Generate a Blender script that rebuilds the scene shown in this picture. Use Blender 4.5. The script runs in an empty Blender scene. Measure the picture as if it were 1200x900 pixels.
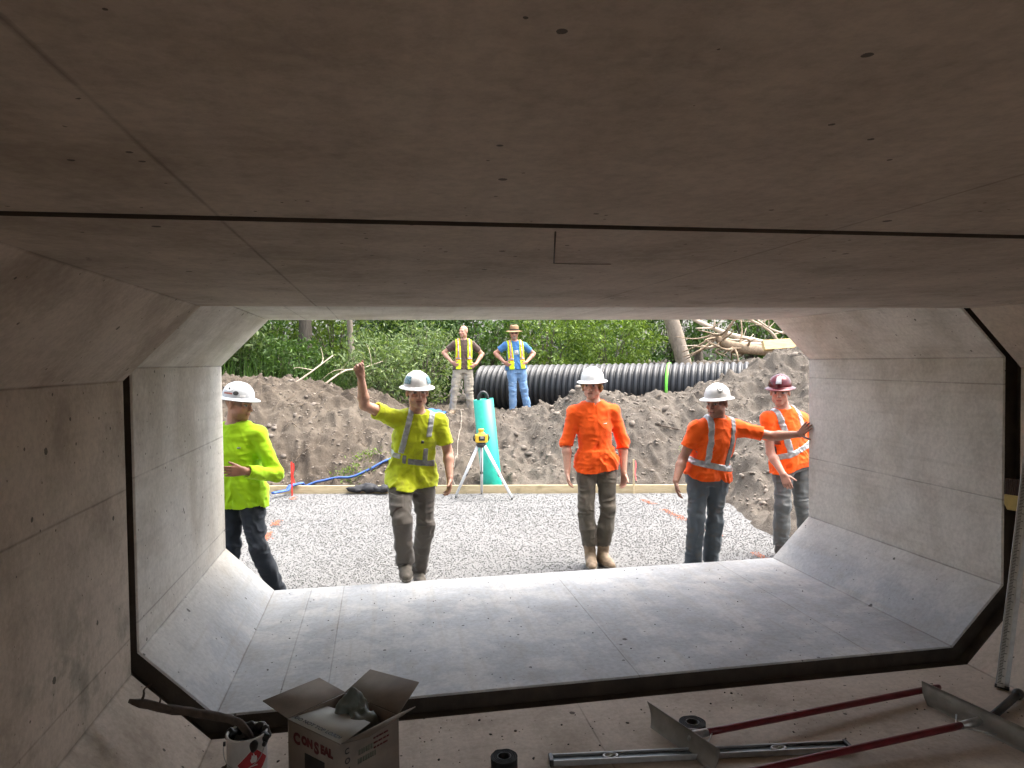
import bpy, bmesh, math, random
import numpy as np
from mathutils import Matrix, Vector

random.seed(7)
RNG = np.random.default_rng(11)
sc = bpy.context.scene
col = sc.collection

# ------------------------------------------------------------------ camera, world, sun, exposure
cam_data = bpy.data.cameras.new("camera")
cam = bpy.data.objects.new("camera", cam_data)
col.objects.link(cam)
cam_data.sensor_fit = 'HORIZONTAL'
cam_data.sensor_width = 36.0
cam_data.lens = 25.384
cam_data.clip_start = 0.05
cam_data.clip_end = 1000.0
_yaw, _pitch, _roll = -0.1808, -0.0304, 0.0116
_R = Matrix.Rotation(_yaw, 3, 'Z') @ Matrix.Rotation(_pitch, 3, 'X') @ Matrix.Rotation(_roll, 3, 'Y')
cam.matrix_world = Matrix.Translation((-1.2628, 0.0, 1.8008)) @ (_R @ Matrix.Rotation(math.radians(90), 3, 'X')).to_4x4()
sc.camera = cam

SUN_EL, SUN_AZ = 66.0, -90.0        # degrees; azimuth measured from +Y towards -X (from the right)
world = bpy.data.worlds.new("World")
sc.world = world
world.use_nodes = True
_nt = world.node_tree
_nt.nodes.clear()
_o = _nt.nodes.new('ShaderNodeOutputWorld')
_b = _nt.nodes.new('ShaderNodeBackground')
_s = _nt.nodes.new('ShaderNodeTexSky')
_s.sky_type = 'NISHITA'
_s.sun_disc = False
_s.sun_elevation = math.radians(SUN_EL)
_s.sun_rotation = math.radians(-SUN_AZ)
_s.air_density = 1.0
_s.dust_density = 6.0
_s.ozone_density = 1.0
_b.inputs['Strength'].default_value = 0.15
_hs = _nt.nodes.new('ShaderNodeHueSaturation')      # hazy, nearly colourless sky
_hs.inputs['Saturation'].default_value = 0.52
_nt.links.new(_s.outputs[0], _hs.inputs['Color'])
_nt.links.new(_hs.outputs[0], _b.inputs[0])
_nt.links.new(_b.outputs[0], _o.inputs[0])

sun_data = bpy.data.lights.new("sun", 'SUN')
sun_data.energy = 0.8
sun_data.angle = math.radians(50)
sun_data.color = (1.0, 0.96, 0.90)
sun = bpy.data.objects.new("sun", sun_data)
col.objects.link(sun)
_e, _a = math.radians(SUN_EL), math.radians(SUN_AZ)
_to = Vector((-math.sin(_a) * math.cos(_e), math.cos(_a) * math.cos(_e), math.sin(_e)))
sun.rotation_euler = _to.to_track_quat('Z', 'Y').to_euler()
sun.location = (0, 8, 20)

sc.view_settings.view_transform = 'Standard'
sc.view_settings.look = 'None'
sc.view_settings.gamma = 1.0
sc.view_settings.use_curve_mapping = False
sc.view_settings.exposure = 2.35
sc.render.engine = 'CYCLES'
sc.cycles.use_denoising = True
sc.cycles.max_bounces = 8
sc.cycles.diffuse_bounces = 5
sc.cycles.use_adaptive_sampling = True
sc.cycles.adaptive_threshold = 0.03
sc.cycles.glossy_bounces = 3
sc.cycles.transmission_bounces = 4
sc.cycles.caustics_reflective = False
sc.cycles.caustics_refractive = False
sc.cycles.sample_clamp_indirect = 8.0

# ------------------------------------------------------------------ material helpers
MATS = {}


class NT:
    def __init__(self, name):
        self.m = bpy.data.materials.new(name)
        self.m.use_nodes = True
        self.t = self.m.node_tree
        self.t.nodes.clear()
        self.out = self.t.nodes.new('ShaderNodeOutputMaterial')
        self.p = self.t.nodes.new('ShaderNodeBsdfPrincipled')
        self.t.links.new(self.p.outputs[0], self.out.inputs[0])
        MATS[name] = self.m

    def n(self, kind, **kw):
        nd = self.t.nodes.new(kind)
        for k, v in kw.items():
            setattr(nd, k, v)
        return nd

    def put(self, sock, val):
        if hasattr(val, 'is_output') or isinstance(val, bpy.types.NodeSocket):
            self.t.links.new(val, sock)
        else:
            if isinstance(val, (tuple, list)) and len(val) == 3 and sock.type == 'RGBA':
                val = (*val, 1.0)
            sock.default_value = val

    def coord(self, kind='Object', scale=None):
        c = self.n('ShaderNodeTexCoord')
        s = c.outputs[kind]
        if scale is not None:
            m = self.n('ShaderNodeMapping')
            m.inputs['Scale'].default_value = scale
            self.t.links.new(s, m.inputs['Vector'])
            s = m.outputs[0]
        return s

    def pos(self):
        return self.n('ShaderNodeNewGeometry').outputs['Position']

    def noise(self, vec, scale, detail=4, rough=0.55, dist=0.0):
        t = self.n('ShaderNodeTexNoise')
        self.put(t.inputs['Vector'], vec)
        t.inputs['Scale'].default_value = scale
        t.inputs['Detail'].default_value = detail
        t.inputs['Roughness'].default_value = rough
        t.inputs['Distortion'].default_value = dist
        return t.outputs['Fac']

    def voro(self, vec, scale, feature='F1', out='Distance', rand=1.0):
        t = self.n('ShaderNodeTexVoronoi')
        t.feature = feature
        self.put(t.inputs['Vector'], vec)
        t.inputs['Scale'].default_value = scale
        t.inputs['Randomness'].default_value = rand
        return t.outputs[out]

    def ramp(self, fac, stops, interp='LINEAR'):
        r = self.n('ShaderNodeValToRGB')
        r.color_ramp.interpolation = interp
        el = r.color_ramp.elements
        while len(el) < len(stops):
            el.new(0.5)
        for e, (p, c) in zip(el, stops):
            e.position = p
            e.color = (*c, 1.0) if isinstance(c, (tuple, list)) else (c, c, c, 1.0)
        self.put(r.inputs[0], fac)
        return r.outputs[0]

    def math(self, op, a, b=0.0, clamp=False):
        m = self.n('ShaderNodeMath', operation=op)
        m.use_clamp = clamp
        self.put(m.inputs[0], a)
        self.put(m.inputs[1], b)
        return m.outputs[0]

    def mix(self, fac, a, b, mode='MIX'):
        m = self.n('ShaderNodeMix')
        m.data_type = 'RGBA'
        m.blend_type = mode
        m.clamp_factor = True
        self.put(m.inputs[0], fac)
        self.put(m.inputs[6], a)
        self.put(m.inputs[7], b)
        return m.outputs[2]

    def bump(self, h, strength=0.3, dist=0.01):
        b = self.n('ShaderNodeBump')
        b.inputs['Strength'].default_value = strength
        b.inputs['Distance'].default_value = dist
        self.put(b.inputs['Height'], h)
        self.t.links.new(b.outputs[0], self.p.inputs['Normal'])

    def set(self, color=None, rough=None, metal=None, **kw):
        if color is not None:
            self.put(self.p.inputs['Base Color'], color)
        if rough is not None:
            self.put(self.p.inputs['Roughness'], rough)
        if metal is not None:
            self.put(self.p.inputs['Metallic'], metal)
        for k, v in kw.items():
            self.put(self.p.inputs[k.replace('_', ' ')], v)
        return self.m


def plain(name, color, rough=0.6, metal=0.0, var=0.15, scale=20, bump=0.1, dist=0.002, **kw):
    """coloured surface with soft mottling and fine relief"""
    t = NT(name)
    c = t.coord('Object')
    n1 = t.noise(c, scale, 5)
    lo = tuple(x * (1 - var) for x in color)
    hi = tuple(min(1, x * (1 + var)) for x in color)
    t.set(t.ramp(n1, [(0.3, lo), (0.7, hi)]), rough, metal, **kw)
    if bump:
        t.bump(t.noise(c, scale * 6, 3), bump, dist)
    return t.m


def concrete(name, base, warm, xlines=(), zlines_l=(), zlines_r=(), stain=0.5, pits=True, floor=None, damp=False):
    t = NT(name)
    c = t.pos()
    sep = t.n('ShaderNodeSeparateXYZ')
    t.put(sep.inputs[0], c)
    X, Z = sep.outputs[0], sep.outputs[2]
    big = t.noise(c, 0.9, 4, 0.6, 0.6)
    mid = t.noise(c, 3.2, 5, 0.65)
    fine = t.noise(c, 38, 4, 0.75)
    colr = t.ramp(big, [(0.33, tuple(v * 0.90 for v in warm)), (0.5, base), (0.68, tuple(min(1, v * 1.07) for v in base))])
    if floor is not None:   # cooler grey floor and lower haunches, colour darkened to tame light from the mouth
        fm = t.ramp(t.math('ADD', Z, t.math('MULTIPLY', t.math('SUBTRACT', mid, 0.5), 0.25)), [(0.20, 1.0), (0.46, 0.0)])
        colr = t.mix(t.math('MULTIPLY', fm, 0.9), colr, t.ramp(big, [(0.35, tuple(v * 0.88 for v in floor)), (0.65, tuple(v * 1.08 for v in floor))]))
    if damp:   # greenish-grey damp marks low on the walls
        dm = t.math('MULTIPLY', t.ramp(t.math('ADD', mid, t.math('MULTIPLY', big, 0.6)), [(0.80, 0.0), (0.90, 1.0)]), t.ramp(Z, [(0.25, 0.0), (0.40, 1.0), (0.62, 1.0), (1.0, 0.0)]))
        colr = t.mix(t.math('MULTIPLY', dm, 0.6), colr, (0.245, 0.24, 0.19))
    # darker damp blotches and paler bloom
    colr = t.mix(t.math('MULTIPLY', t.ramp(mid, [(0.56, 0.0), (0.66, 1.0)]), stain * 0.7), colr, tuple(v * 0.70 for v in warm))
    colr = t.mix(t.math('MULTIPLY', t.ramp(t.math('SUBTRACT', 1.08, mid), [(0.56, 0.0), (0.66, 1.0)]), stain * 0.7), colr, tuple(min(1, v * 1.25) for v in base))
    # streaks along the casting direction
    mp = t.n('ShaderNodeMapping')
    mp.inputs['Scale'].default_value = (16, 0.7, 16)
    t.put(mp.inputs['Vector'], c)
    st = t.noise(mp.outputs[0], 1.0, 3, 0.6)
    colr = t.mix(t.math('MULTIPLY', t.ramp(st, [(0.52, 0.0), (0.64, 1.0)]), 0.34 - 0.3 * stain), colr, tuple(v * 0.72 for v in warm))
    colr = t.mix(0.42, colr, t.ramp(fine, [(0.3, 0.5), (0.62, 1.0)]), 'MULTIPLY')
    h = t.math('ADD', t.math('MULTIPLY', fine, 0.25), t.math('MULTIPLY', mid, 0.3))
    mask = None
    wob = t.math('MULTIPLY', t.math('SUBTRACT', mid, 0.5), 0.006)

    def line(sock, val, wid, gate=None):
        d = t.math('ABSOLUTE', t.math('ADD', t.math('SUBTRACT', sock, val), wob))
        m = t.math('SUBTRACT', 1.0, t.math('DIVIDE', d, wid), True)
        if gate is not None:
            m = t.math('MULTIPLY', m, gate)
        return m
    allm = []
    for v in xlines:
        allm.append(line(X, v, 0.006))
    gl = t.math('LESS_THAN', X, 0.0)
    gr = t.math('GREATER_THAN', X, 0.0)
    for v in zlines_l:
        allm.append(line(Z, v, 0.007, gl))
    for v in zlines_r:
        allm.append(line(Z, v, 0.007, gr))
    for m in allm:
        mask = m if mask is None else t.math('MAXIMUM', mask, m)
    if mask is not None:
        brk = t.ramp(mid, [(0.35, 0.35), (0.6, 1.0)])
        mask = t.math('MULTIPLY', mask, brk)
        colr = t.mix(t.math('MULTIPLY', mask, 0.7), colr, tuple(v * 0.35 for v in warm))
        h = t.math('SUBTRACT', h, t.math('MULTIPLY', mask, 0.8))
    if pits:   # air holes left in the cast face
        for scl, thr, keep in ((9.5, 0.085, 0.55), (4.2, 0.055, 0.5), (21.0, 0.10, 0.6)):
            v = t.n('ShaderNodeTexVoronoi')
            wv = t.n('ShaderNodeVectorMath', operation='SCALE')
            t.put(wv.inputs[0], c)
            t.put(wv.inputs['Scale'], t.math('ADD', 1.0, t.math('MULTIPLY', fine, 0.006)))
            t.put(v.inputs['Vector'], wv.outputs[0])
            v.inputs['Scale'].default_value = scl
            sel = t.n('ShaderNodeSeparateXYZ')
            t.put(sel.inputs[0], v.outputs['Color'])
            on = t.math('GREATER_THAN', sel.outputs[0], keep)
            thv = t.math('MULTIPLY', t.math('ADD', sel.outputs[1], 0.25), thr)
            pit = t.math('MULTIPLY', t.math('LESS_THAN', v.outputs['Distance'], thv), on)
            colr = t.mix(t.math('MULTIPLY', pit, 0.78), colr, (0.035, 0.03, 0.027))
            h = t.math('SUBTRACT', h, t.math('MULTIPLY', pit, 0.6))
    t.set(colr, t.ramp(mid, [(0.3, 0.75), (0.7, 0.92)]))
    t.p.inputs['Specular IOR Level'].default_value = 0.3
    t.bump(h, 0.35, 0.006)
    return t.m


# ------------------------------------------------------------------ object helpers
def tag(o, label=None, cat=None, group=None, kind=None):
    if label:
        o['label'] = label
    if cat:
        o['category'] = cat
    if group:
        o['group'] = group
    if kind:
        o['kind'] = kind
    return o


def empty(name, loc, label, cat, group=None, rot=None):
    o = bpy.data.objects.new(name, None)
    o.empty_display_size = 0.1
    col.objects.link(o)
    o.location = loc
    if rot is not None:
        o.rotation_euler = rot
    return tag(o, label, cat, group)


def mesh_np(name, V, F, mat, parent=None, smooth=True, offset=None, colors=None):
    """mesh from numpy arrays; F is an (n,3) or (n,4) array or a list of such arrays"""
    V = np.asarray(V, dtype=np.float32)
    if offset is not None:
        V = V - np.asarray(offset, dtype=np.float32)
    Fs = F if isinstance(F, list) else [F]
    me = bpy.data.meshes.new(name)
    me.vertices.add(len(V))
    me.vertices.foreach_set('co', V.ravel())
    loops = np.concatenate([np.asarray(f, dtype=np.int32).ravel() for f in Fs])
    tot = np.concatenate([np.full(len(f), np.asarray(f).shape[1], dtype=np.int32) for f in Fs])
    me.loops.add(len(loops))
    me.loops.foreach_set('vertex_index', loops)
    me.polygons.add(len(tot))
    start = np.concatenate([[0], np.cumsum(tot)[:-1]]).astype(np.int32)
    me.polygons.foreach_set('loop_start', start)
    me.polygons.foreach_set('loop_total', tot)
    me.update(calc_edges=True)
    me.validate()
    if smooth:
        me.polygons.foreach_set('use_smooth', np.ones(len(me.polygons), dtype=bool))
    if colors is not None:
        at = me.color_attributes.new('Col', 'FLOAT_COLOR', 'POINT')
        c4 = np.ones((len(V), 4), dtype=np.float32)
        c4[:, :3] = colors
        at.data.foreach_set('color', c4.ravel())
    me.materials.append(mat)
    o = bpy.data.objects.new(name, me)
    col.objects.link(o)
    if parent is not None:
        o.parent = parent
    return o


def bm_obj(name, bm, mat, parent=None, smooth=False, bevel=0.0, segs=2):
    if bevel > 0:
        bmesh.ops.bevel(bm, geom=[e for e in bm.edges], offset=bevel, segments=segs, profile=0.6, affect='EDGES', clamp_overlap=True)
    bmesh.ops.recalc_face_normals(bm, faces=bm.faces)
    me = bpy.data.meshes.new(name)
    bm.to_mesh(me)
    bm.free()
    if smooth:
        me.polygons.foreach_set('use_smooth', np.ones(len(me.polygons), dtype=bool))
    me.materials.append(mat)
    o = bpy.data.objects.new(name, me)
    col.objects.link(o)
    if parent is not None:
        o.parent = parent
    return o


def box_bm(sx, sy, sz, c=(0, 0, 0), M=None, bm=None):
    bm = bm or bmesh.new()
    mat = Matrix.Translation(c) @ (M.to_4x4() if M is not None else Matrix.Identity(4)) @ Matrix.Diagonal((sx, sy, sz, 1))
    bmesh.ops.create_cube(bm, size=1.0, matrix=mat)
    return bm


def frame_from(d, up=(0, 0, 1)):
    """matrix whose X axis runs along d"""
    x = Vector(d).normalized()
    u = Vector(up)
    y = u.cross(x)
    if y.length < 1e-4:
        y = Vector((0, 1, 0)).cross(x)
    y.normalize()
    z = x.cross(y)
    return Matrix((x, y, z)).transposed()


def tube_np(pts, radii, n=10, squash=None, wob=0.0, rng=RNG):
    """tapered tube along a polyline, closed ends"""
    pts = np.asarray(pts, float)
    m = len(pts)
    radii = np.broadcast_to(np.asarray(radii, float), (m,))
    V, F = [], []
    prev = None
    for i in range(m):
        d = pts[min(i + 1, m - 1)] - pts[max(i - 1, 0)]
        d = d / (np.linalg.norm(d) + 1e-9)
        if prev is None:
            a = np.array([0, 0, 1.0]) if abs(d[2]) < 0.9 else np.array([1.0, 0, 0])
        else:
            a = prev
        u = a - d * a.dot(d)
        u /= np.linalg.norm(u)
        prev = u
        w = np.cross(d, u)
        for j in range(n):
            t = 2 * math.pi * j / n
            r = radii[i] * (1 + wob * (rng.random() - 0.5))
            su, sw = (1, 1) if squash is None else squash
            V.append(pts[i] + u * math.cos(t) * r * su + w * math.sin(t) * r * sw)
    for i in range(m - 1):
        for j in range(n):
            F.append((i * n + j, i * n + (j + 1) % n, (i + 1) * n + (j + 1) % n, (i + 1) * n + j))
    V.append(pts[0]); V.append(pts[-1])
    T = []
    for j in range(n):
        T.append((m * n, (j + 1) % n, j))
        T.append((m * n + 1, (m - 1) * n + j, (m - 1) * n + (j + 1) % n))
    return np.array(V), [np.array(F), np.array(T)]


def join_np(parts):
    V, Q, T = [], [], []
    k = 0
    for v, fs in parts:
        for f in (fs if isinstance(fs, list) else [fs]):
            f = np.asarray(f)
            (Q if f.shape[1] == 4 else T).append(f + k)
        V.append(v)
        k += len(v)
    out = []
    if Q:
        out.append(np.concatenate(Q))
    if T:
        out.append(np.concatenate(T))
    return np.concatenate(V), out


def lathe_np(prof, n=32):
    """profile [(r,z)] turned about Z"""
    m = len(prof)
    V = []
    for r, z in prof:
        for j in range(n):
            t = 2 * math.pi * j / n
            V.append((r * math.cos(t), r * math.sin(t), z))
    F = []
    for i in range(m - 1):
        for j in range(n):
            F.append((i * n + j, i * n + (j + 1) % n, (i + 1) * n + (j + 1) % n, (i + 1) * n + j))
    return np.array(V), [np.array(F)]


# ------------------------------------------------------------------ value noise for shapes
_TAB = np.random.default_rng(5).random((48, 48, 48)).astype(np.float32)


def vnoise(p):
    """smooth noise in -1..1 at points p (...,3)"""
    i = np.floor(p).astype(np.int32)
    f = (p - i).astype(np.float32)
    f = f * f * (3 - 2 * f)
    i0 = i % 48
    i1 = (i + 1) % 48
    x0, y0, z0 = i0[..., 0], i0[..., 1], i0[..., 2]
    x1, y1, z1 = i1[..., 0], i1[..., 1], i1[..., 2]
    fx, fy, fz = f[..., 0], f[..., 1], f[..., 2]
    a = _TAB[x0, y0, z0] * (1 - fx) + _TAB[x1, y0, z0] * fx
    b = _TAB[x0, y1, z0] * (1 - fx) + _TAB[x1, y1, z0] * fx
    c = _TAB[x0, y0, z1] * (1 - fx) + _TAB[x1, y0, z1] * fx
    d = _TAB[x0, y1, z1] * (1 - fx) + _TAB[x1, y1, z1] * fx
    return ((a * (1 - fy) + b * fy) * (1 - fz) + (c * (1 - fy) + d * fy) * fz) * 2 - 1


def vnoise2(x, y, s, seed=0.0):
    return vnoise(np.stack([x * s + seed * 3.7, y * s + seed * 1.3, np.full_like(x, seed + 0.37)], -1))


# ------------------------------------------------------------------ culvert
W2, H, CH = 2.44, 2.0816, 0.349
GZ = -0.17                       # top of the gravel bed


def octagon(o=0.0, dz=0.0):
    w, z0, z1, a = W2 + o, -o + dz, H + o + dz, CH + o * 0.586
    return [(-w + a, z0), (w - a, z0), (w, z0 + a), (w, z1 - a), (w - a, z1), (-w + a, z1), (-w, z1 - a), (-w, z0 + a)]


def culvert_section(rings, dz, mat, label, joint=None, joint_end=None):
    """rings: (y, outward offset) of the inner octagon from the near to the far end"""
    y0, y1 = rings[0][0], rings[-1][0]
    root = empty('culvert_section', (0, (y0 + y1) / 2, 0), label, 'culvert')
    oc = np.array((0, (y0 + y1) / 2, 0))
    V = []
    for y, o in rings:
        V += [(x, y, z) for x, z in octagon(o, dz)]
    nr = len(rings)
    T = 0.25
    rect = [(-W2 - T, -T + dz), (W2 + T, -T + dz), (W2 + T, H + T + dz), (-W2 - T, H + T + dz)]
    # outer outline as 8 points facing the octagon's corners
    w, zb, zt = W2 + T, -T + dz, H + T + dz
    outl = [(-W2 + CH, zb), (W2 - CH, zb), (w, dz + CH), (w, dz + H - CH), (W2 - CH, zt), (-W2 + CH, zt), (-w, dz + H - CH), (-w, dz + CH)]
    corner = {1: (w, zb), 3: (w, zt), 5: (-w, zt), 7: (-w, zb)}
    for y in (y0, y1):
        V += [(x, y, z) for x, z in outl] + [(corner[k][0], y, corner[k][1]) for k in (1, 3, 5, 7)]
    q, jq, tr = [], [], []
    for i in range(nr - 1):
        for j in range(8):
            k = (j + 1) % 8
            f = (i * 8 + j, i * 8 + k, (i + 1) * 8 + k, (i + 1) * 8 + j)
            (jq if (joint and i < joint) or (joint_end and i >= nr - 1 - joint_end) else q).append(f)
    for e, base in ((0, nr * 8), (nr - 1, nr * 8 + 12)):
        for j in range(8):
            k = (j + 1) % 8
            q.append((e * 8 + j, e * 8 + k, base + k, base + j))
            if j in (1, 3, 5, 7):
                tr.append((base + j, base + k, base + 8 + (j - 1) // 2))
    a, b = nr * 8, nr * 8 + 12
    for j in range(8):
        k = (j + 1) % 8
        if j in (1, 3, 5, 7):
            c = 8 + (j - 1) // 2
            q.append((a + j, a + c, b + c, b + j))
            q.append((a + c, a + k, b + k, b + c))
        else:
            q.append((a + j, a + k, b + k, b + j))

    def sub(name, faces, m):
        bm = bmesh.new()
        vs = [bm.verts.new(tuple(np.array(v) - oc)) for v in V]
        for f in faces:
            bm.faces.new([vs[i] for i in f])
        bmesh.ops.delete(bm, geom=[v for v in bm.verts if not v.link_faces], context='VERTS')
        return bm_obj(name, bm, m, root)
    sub('shell', q + tr, mat)
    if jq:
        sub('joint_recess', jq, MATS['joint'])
    return root


M_CB = concrete('concrete_old', (0.51, 0.43, 0.355), (0.45, 0.37, 0.295), xlines=(-1.56, -0.27, -2.091, 2.091), zlines_l=(1.225, 0.52, 1.7326, 0.349), zlines_r=(0.93, 1.7326, 0.349), stain=0.7, damp=True)  # includes lines painted on the haunch creases, where even light leaves them soft
M_CC = concrete('concrete_new', (0.64, 0.605, 0.55), (0.56, 0.505, 0.43), xlines=(-1.567, -1.81, 0.12, 1.555, -2.091, 2.091), zlines_l=(1.262, 0.556, 1.794, 0.41), zlines_r=(0.93, 1.632, 1.794, 0.41), stain=0.4, floor=(0.455, 0.475, 0.50))  # haunch creases drawn in colour here too, standing in for shade contrast
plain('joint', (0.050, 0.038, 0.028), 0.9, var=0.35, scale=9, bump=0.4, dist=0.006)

e = 0.010
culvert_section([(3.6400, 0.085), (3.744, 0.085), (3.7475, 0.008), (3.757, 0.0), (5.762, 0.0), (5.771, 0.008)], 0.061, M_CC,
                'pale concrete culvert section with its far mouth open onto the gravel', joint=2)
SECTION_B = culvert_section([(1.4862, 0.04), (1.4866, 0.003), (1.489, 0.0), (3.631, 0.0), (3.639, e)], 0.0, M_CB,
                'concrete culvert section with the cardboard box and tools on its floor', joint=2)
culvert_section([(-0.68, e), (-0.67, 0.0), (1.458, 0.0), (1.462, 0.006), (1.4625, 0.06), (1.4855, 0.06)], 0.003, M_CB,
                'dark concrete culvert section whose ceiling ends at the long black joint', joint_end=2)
culvert_section([(-3.6, e), (-3.59, 0.0), (-0.705, 0.0), (-0.6815, e)], 0.0, M_CB,  # unseen rear length kept short so daylight fills in from behind
                'unseen concrete culvert section, cut short at the rear to let in light, joined to the dark ceiling section')

# ------------------------------------------------------------------ terrain


def y_board(x):
    return 10.87 - 0.238 * x


_RX = np.array([-30, -8, -4.5, -3, -1.9, -1.0, -0.4, 0.0, 1.3, 1.8, 2.1, 2.6, 3.2, 3.6, 4.1, 4.6, 5.2, 5.9, 7.5, 30])
_RZ = np.array([1.6, 1.55, 1.52, 1.45, 1.18, 1.00, 0.82, 0.76, 0.76, 0.94, 1.12, 1.30, 1.16, 1.08, 1.16, 1.28, 1.48, 1.78, 2.1, 2.1])
_YX = np.array([-30, -3, -1, 0, 1.3, 2.0, 3.0, 5.0, 7.0, 30])
_YR = np.array([14.2, 14.2, 13.7, 13.6, 13.6, 12.9, 12.4, 12.4, 12.6, 12.6])
_BX = np.array([-30, -3, -0.8, 0.0, 2.0, 5.0, 6.5, 30])
_BZ = np.array([1.45, 1.4, 0.9, 0.74, 0.72, 0.80, 1.5, 1.7])


def smooth(t):
    t = np.clip(t, 0, 1)
    return t * t * (3 - 2 * t)


def terrain(x, y, detail=True):
    x = np.asarray(x, float)
    y = np.asarray(y, float)
    zr = np.interp(x, _RX, _RZ)
    yr = np.interp(x, _YX, _YR)
    hb = np.interp(x, _BX, _BZ)
    yb = y_board(x)
    s = (y - yb) / np.maximum(yr - yb, 0.5)
    face = -0.24 + (zr + 0.24) * smooth(np.clip((s + 0.02) * 0.93, 0, 1)) ** 0.85
    back = hb + (zr - hb) * (1 - smooth((y - yr) / 1.6))
    h = np.where(y > yr, back, face)
    wob = vnoise2(x, y, 0.9, 3) * 0.28 + vnoise2(x, y, 2.3, 4) * 0.12
    right = np.clip((x - 3.15 - np.clip(6.6 - y, 0, 2) * 0.3 + wob) * 0.52, 0, 1.9) - 0.24
    left = np.clip((-4.4 - x + wob) * 0.6, 0, 1.8) - 0.24
    side = np.maximum(right, left)
    h = np.maximum(h, side)
    h = np.where((np.abs(x) < 2.9) & (y < 9.2), -0.42, h)
    if detail:
        soil = smooth((h + 0.24) / 0.12) * smooth((40 - np.hypot(x, y - 12)) / 10)
        # keep the men's standing places even
        still = np.zeros_like(x)
        for fx, fy in ((0.33, 14.3), (1.52, 14.3)):
            still = np.maximum(still, np.exp(-((x - fx) ** 2 + (y - fy) ** 2) / 0.18))
        def rot(a, k):
            c_, s_ = math.cos(a), math.sin(a)
            return (x * c_ - y * s_) + k, (x * s_ + y * c_) - k
        wx = vnoise2(x, y, 3.1, 11) * 0.16 + vnoise2(x, y, 8.3, 12) * 0.05
        wy = vnoise2(x, y, 3.4, 13) * 0.16 + vnoise2(x, y, 7.7, 14) * 0.05
        n = vnoise2(x, y, 1.1, 1) * 0.10
        u, v = rot(0.6, 3)
        n += vnoise2(u + wx, v + wy, 2.6, 2) * 0.11
        u, v = rot(1.3, 7)
        n += (0.55 - np.abs(vnoise2(u + wx, v + wy, 4.3, 5))) * 0.15
        u, v = rot(2.1, 5)
        lump = np.clip(vnoise2(u + wx * 0.7, v + wy * 0.7, 7.5, 6) * 1.6 - 0.1, -0.3, 1)
        n += lump * 0.075
        u, v = rot(0.3, 9)
        n += np.clip(vnoise2(u + wx * 0.5, v + wy * 0.5, 14.0, 7) * 1.7, -0.5, 1) * 0.026
        u, v = rot(1.0, 2)
        n += vnoise2(u, v, 27.0, 8) * 0.014
        n = n * (1 - 0.85 * still)
        h = h + soil * n
    return h


def axis(segments):
    out = [segments[0][0]]
    for a, b, st in segments:
        k = max(1, int(round((b - a) / st)))
        out += list(a + (b - a) * (np.arange(1, k + 1) / k))
    return np.array(out)


xs = axis([(-300, -60, 40), (-60, -14, 6), (-14, -5.5, 0.35), (-5.5, 6.6, 0.029), (6.6, 14, 0.3), (14, 60, 6), (60, 300, 40)])
ys = axis([(-200, -40, 40), (-40, 5.6, 1.9), (5.6, 9.9, 0.07), (9.9, 14.9, 0.029), (14.9, 17, 0.09), (17, 30, 0.6), (30, 60, 6), (60, 300, 40)])
XX, YY = np.meshgrid(xs, ys, indexing='ij')
ZZ = terrain(XX, YY)
V = np.stack([XX, YY, ZZ], -1).reshape(-1, 3)
nx, ny = len(xs), len(ys)
idx = np.arange(nx * ny).reshape(nx, ny)
Q = np.stack([idx[:-1, :-1], idx[1:, :-1], idx[1:, 1:], idx[:-1, 1:]], -1).reshape(-1, 4)


def soil_mat():
    t = NT('soil')
    c = t.pos()
    big = t.noise(c, 0.55, 5, 0.6, 0.5)
    mid = t.noise(c, 3.0, 8, 0.7, 0.3)
    fine = t.noise(c, 28, 6, 0.7)
    colr = t.ramp(big, [(0.36, (0.061, 0.048, 0.036)), (0.5, (0.099, 0.080, 0.061)), (0.64, (0.129, 0.107, 0.083))])
    # greyer clay on the right-hand heap, browner topsoil on the left
    sep = t.n('ShaderNodeSeparateXYZ')
    t.put(sep.inputs[0], c)
    side = t.ramp(t.math('MULTIPLY', t.math('ADD', sep.outputs[0], 0.8), 0.5), [(0.0, 0.0), (1.0, 1.0)])
    colr = t.mix(t.math('MULTIPLY', side, 0.55), colr, (0.134, 0.119, 0.102))
    colr = t.mix(t.ramp(mid, [(0.5, 0.0), (0.66, 0.75)]), colr, (0.069, 0.054, 0.041))
    colr = t.mix(t.ramp(fine, [(0.55, 0.0), (0.72, 0.6)]), colr, (0.181, 0.153, 0.122))
    t.set(colr, 0.95)
    t.p.inputs['Specular IOR Level'].default_value = 0.15
    hgt = t.math('ADD', fine, t.math('MULTIPLY', t.noise(c, 90, 4, 0.7), 0.5))
    t.bump(hgt, 0.9, 0.02)
    return t.m


M_SOIL = soil_mat()
M_CLOD = plain('dry_clod', (0.170, 0.142, 0.115), 0.95, var=0.35, scale=3.0, bump=0.4, dist=0.004)
g = mesh_np('ground', V, Q, M_SOIL, smooth=True)
tag(g, 'heaped brown soil bank and ground round the gravel bed', None, kind='structure')


# ------------------------------------------------------------------ gravel bed
def gravel_mat(name, k):
    t = NT(name)
    isl = t.n('ShaderNodeNewGeometry').outputs['Random Per Island']
    c = t.pos()
    colr = t.ramp(isl, [(0.0, tuple(v * k for v in (0.54, 0.535, 0.52))), (0.15, tuple(v * k for v in (0.62, 0.615, 0.60))), (1.0, tuple(v * k for v in (0.69, 0.685, 0.67)))])
    warm = t.noise(c, 1.3, 5, 0.6)
    colr = t.mix(t.ramp(warm, [(0.5, 0.0), (0.75, 0.35)]), colr, tuple(v * k for v in (0.58, 0.54, 0.46)))
    t.set(colr, 0.9)
    t.p.inputs['Specular IOR Level'].default_value = 0.2
    t.bump(t.noise(c, 120, 3), 0.3, 0.004)
    return t.m


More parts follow.
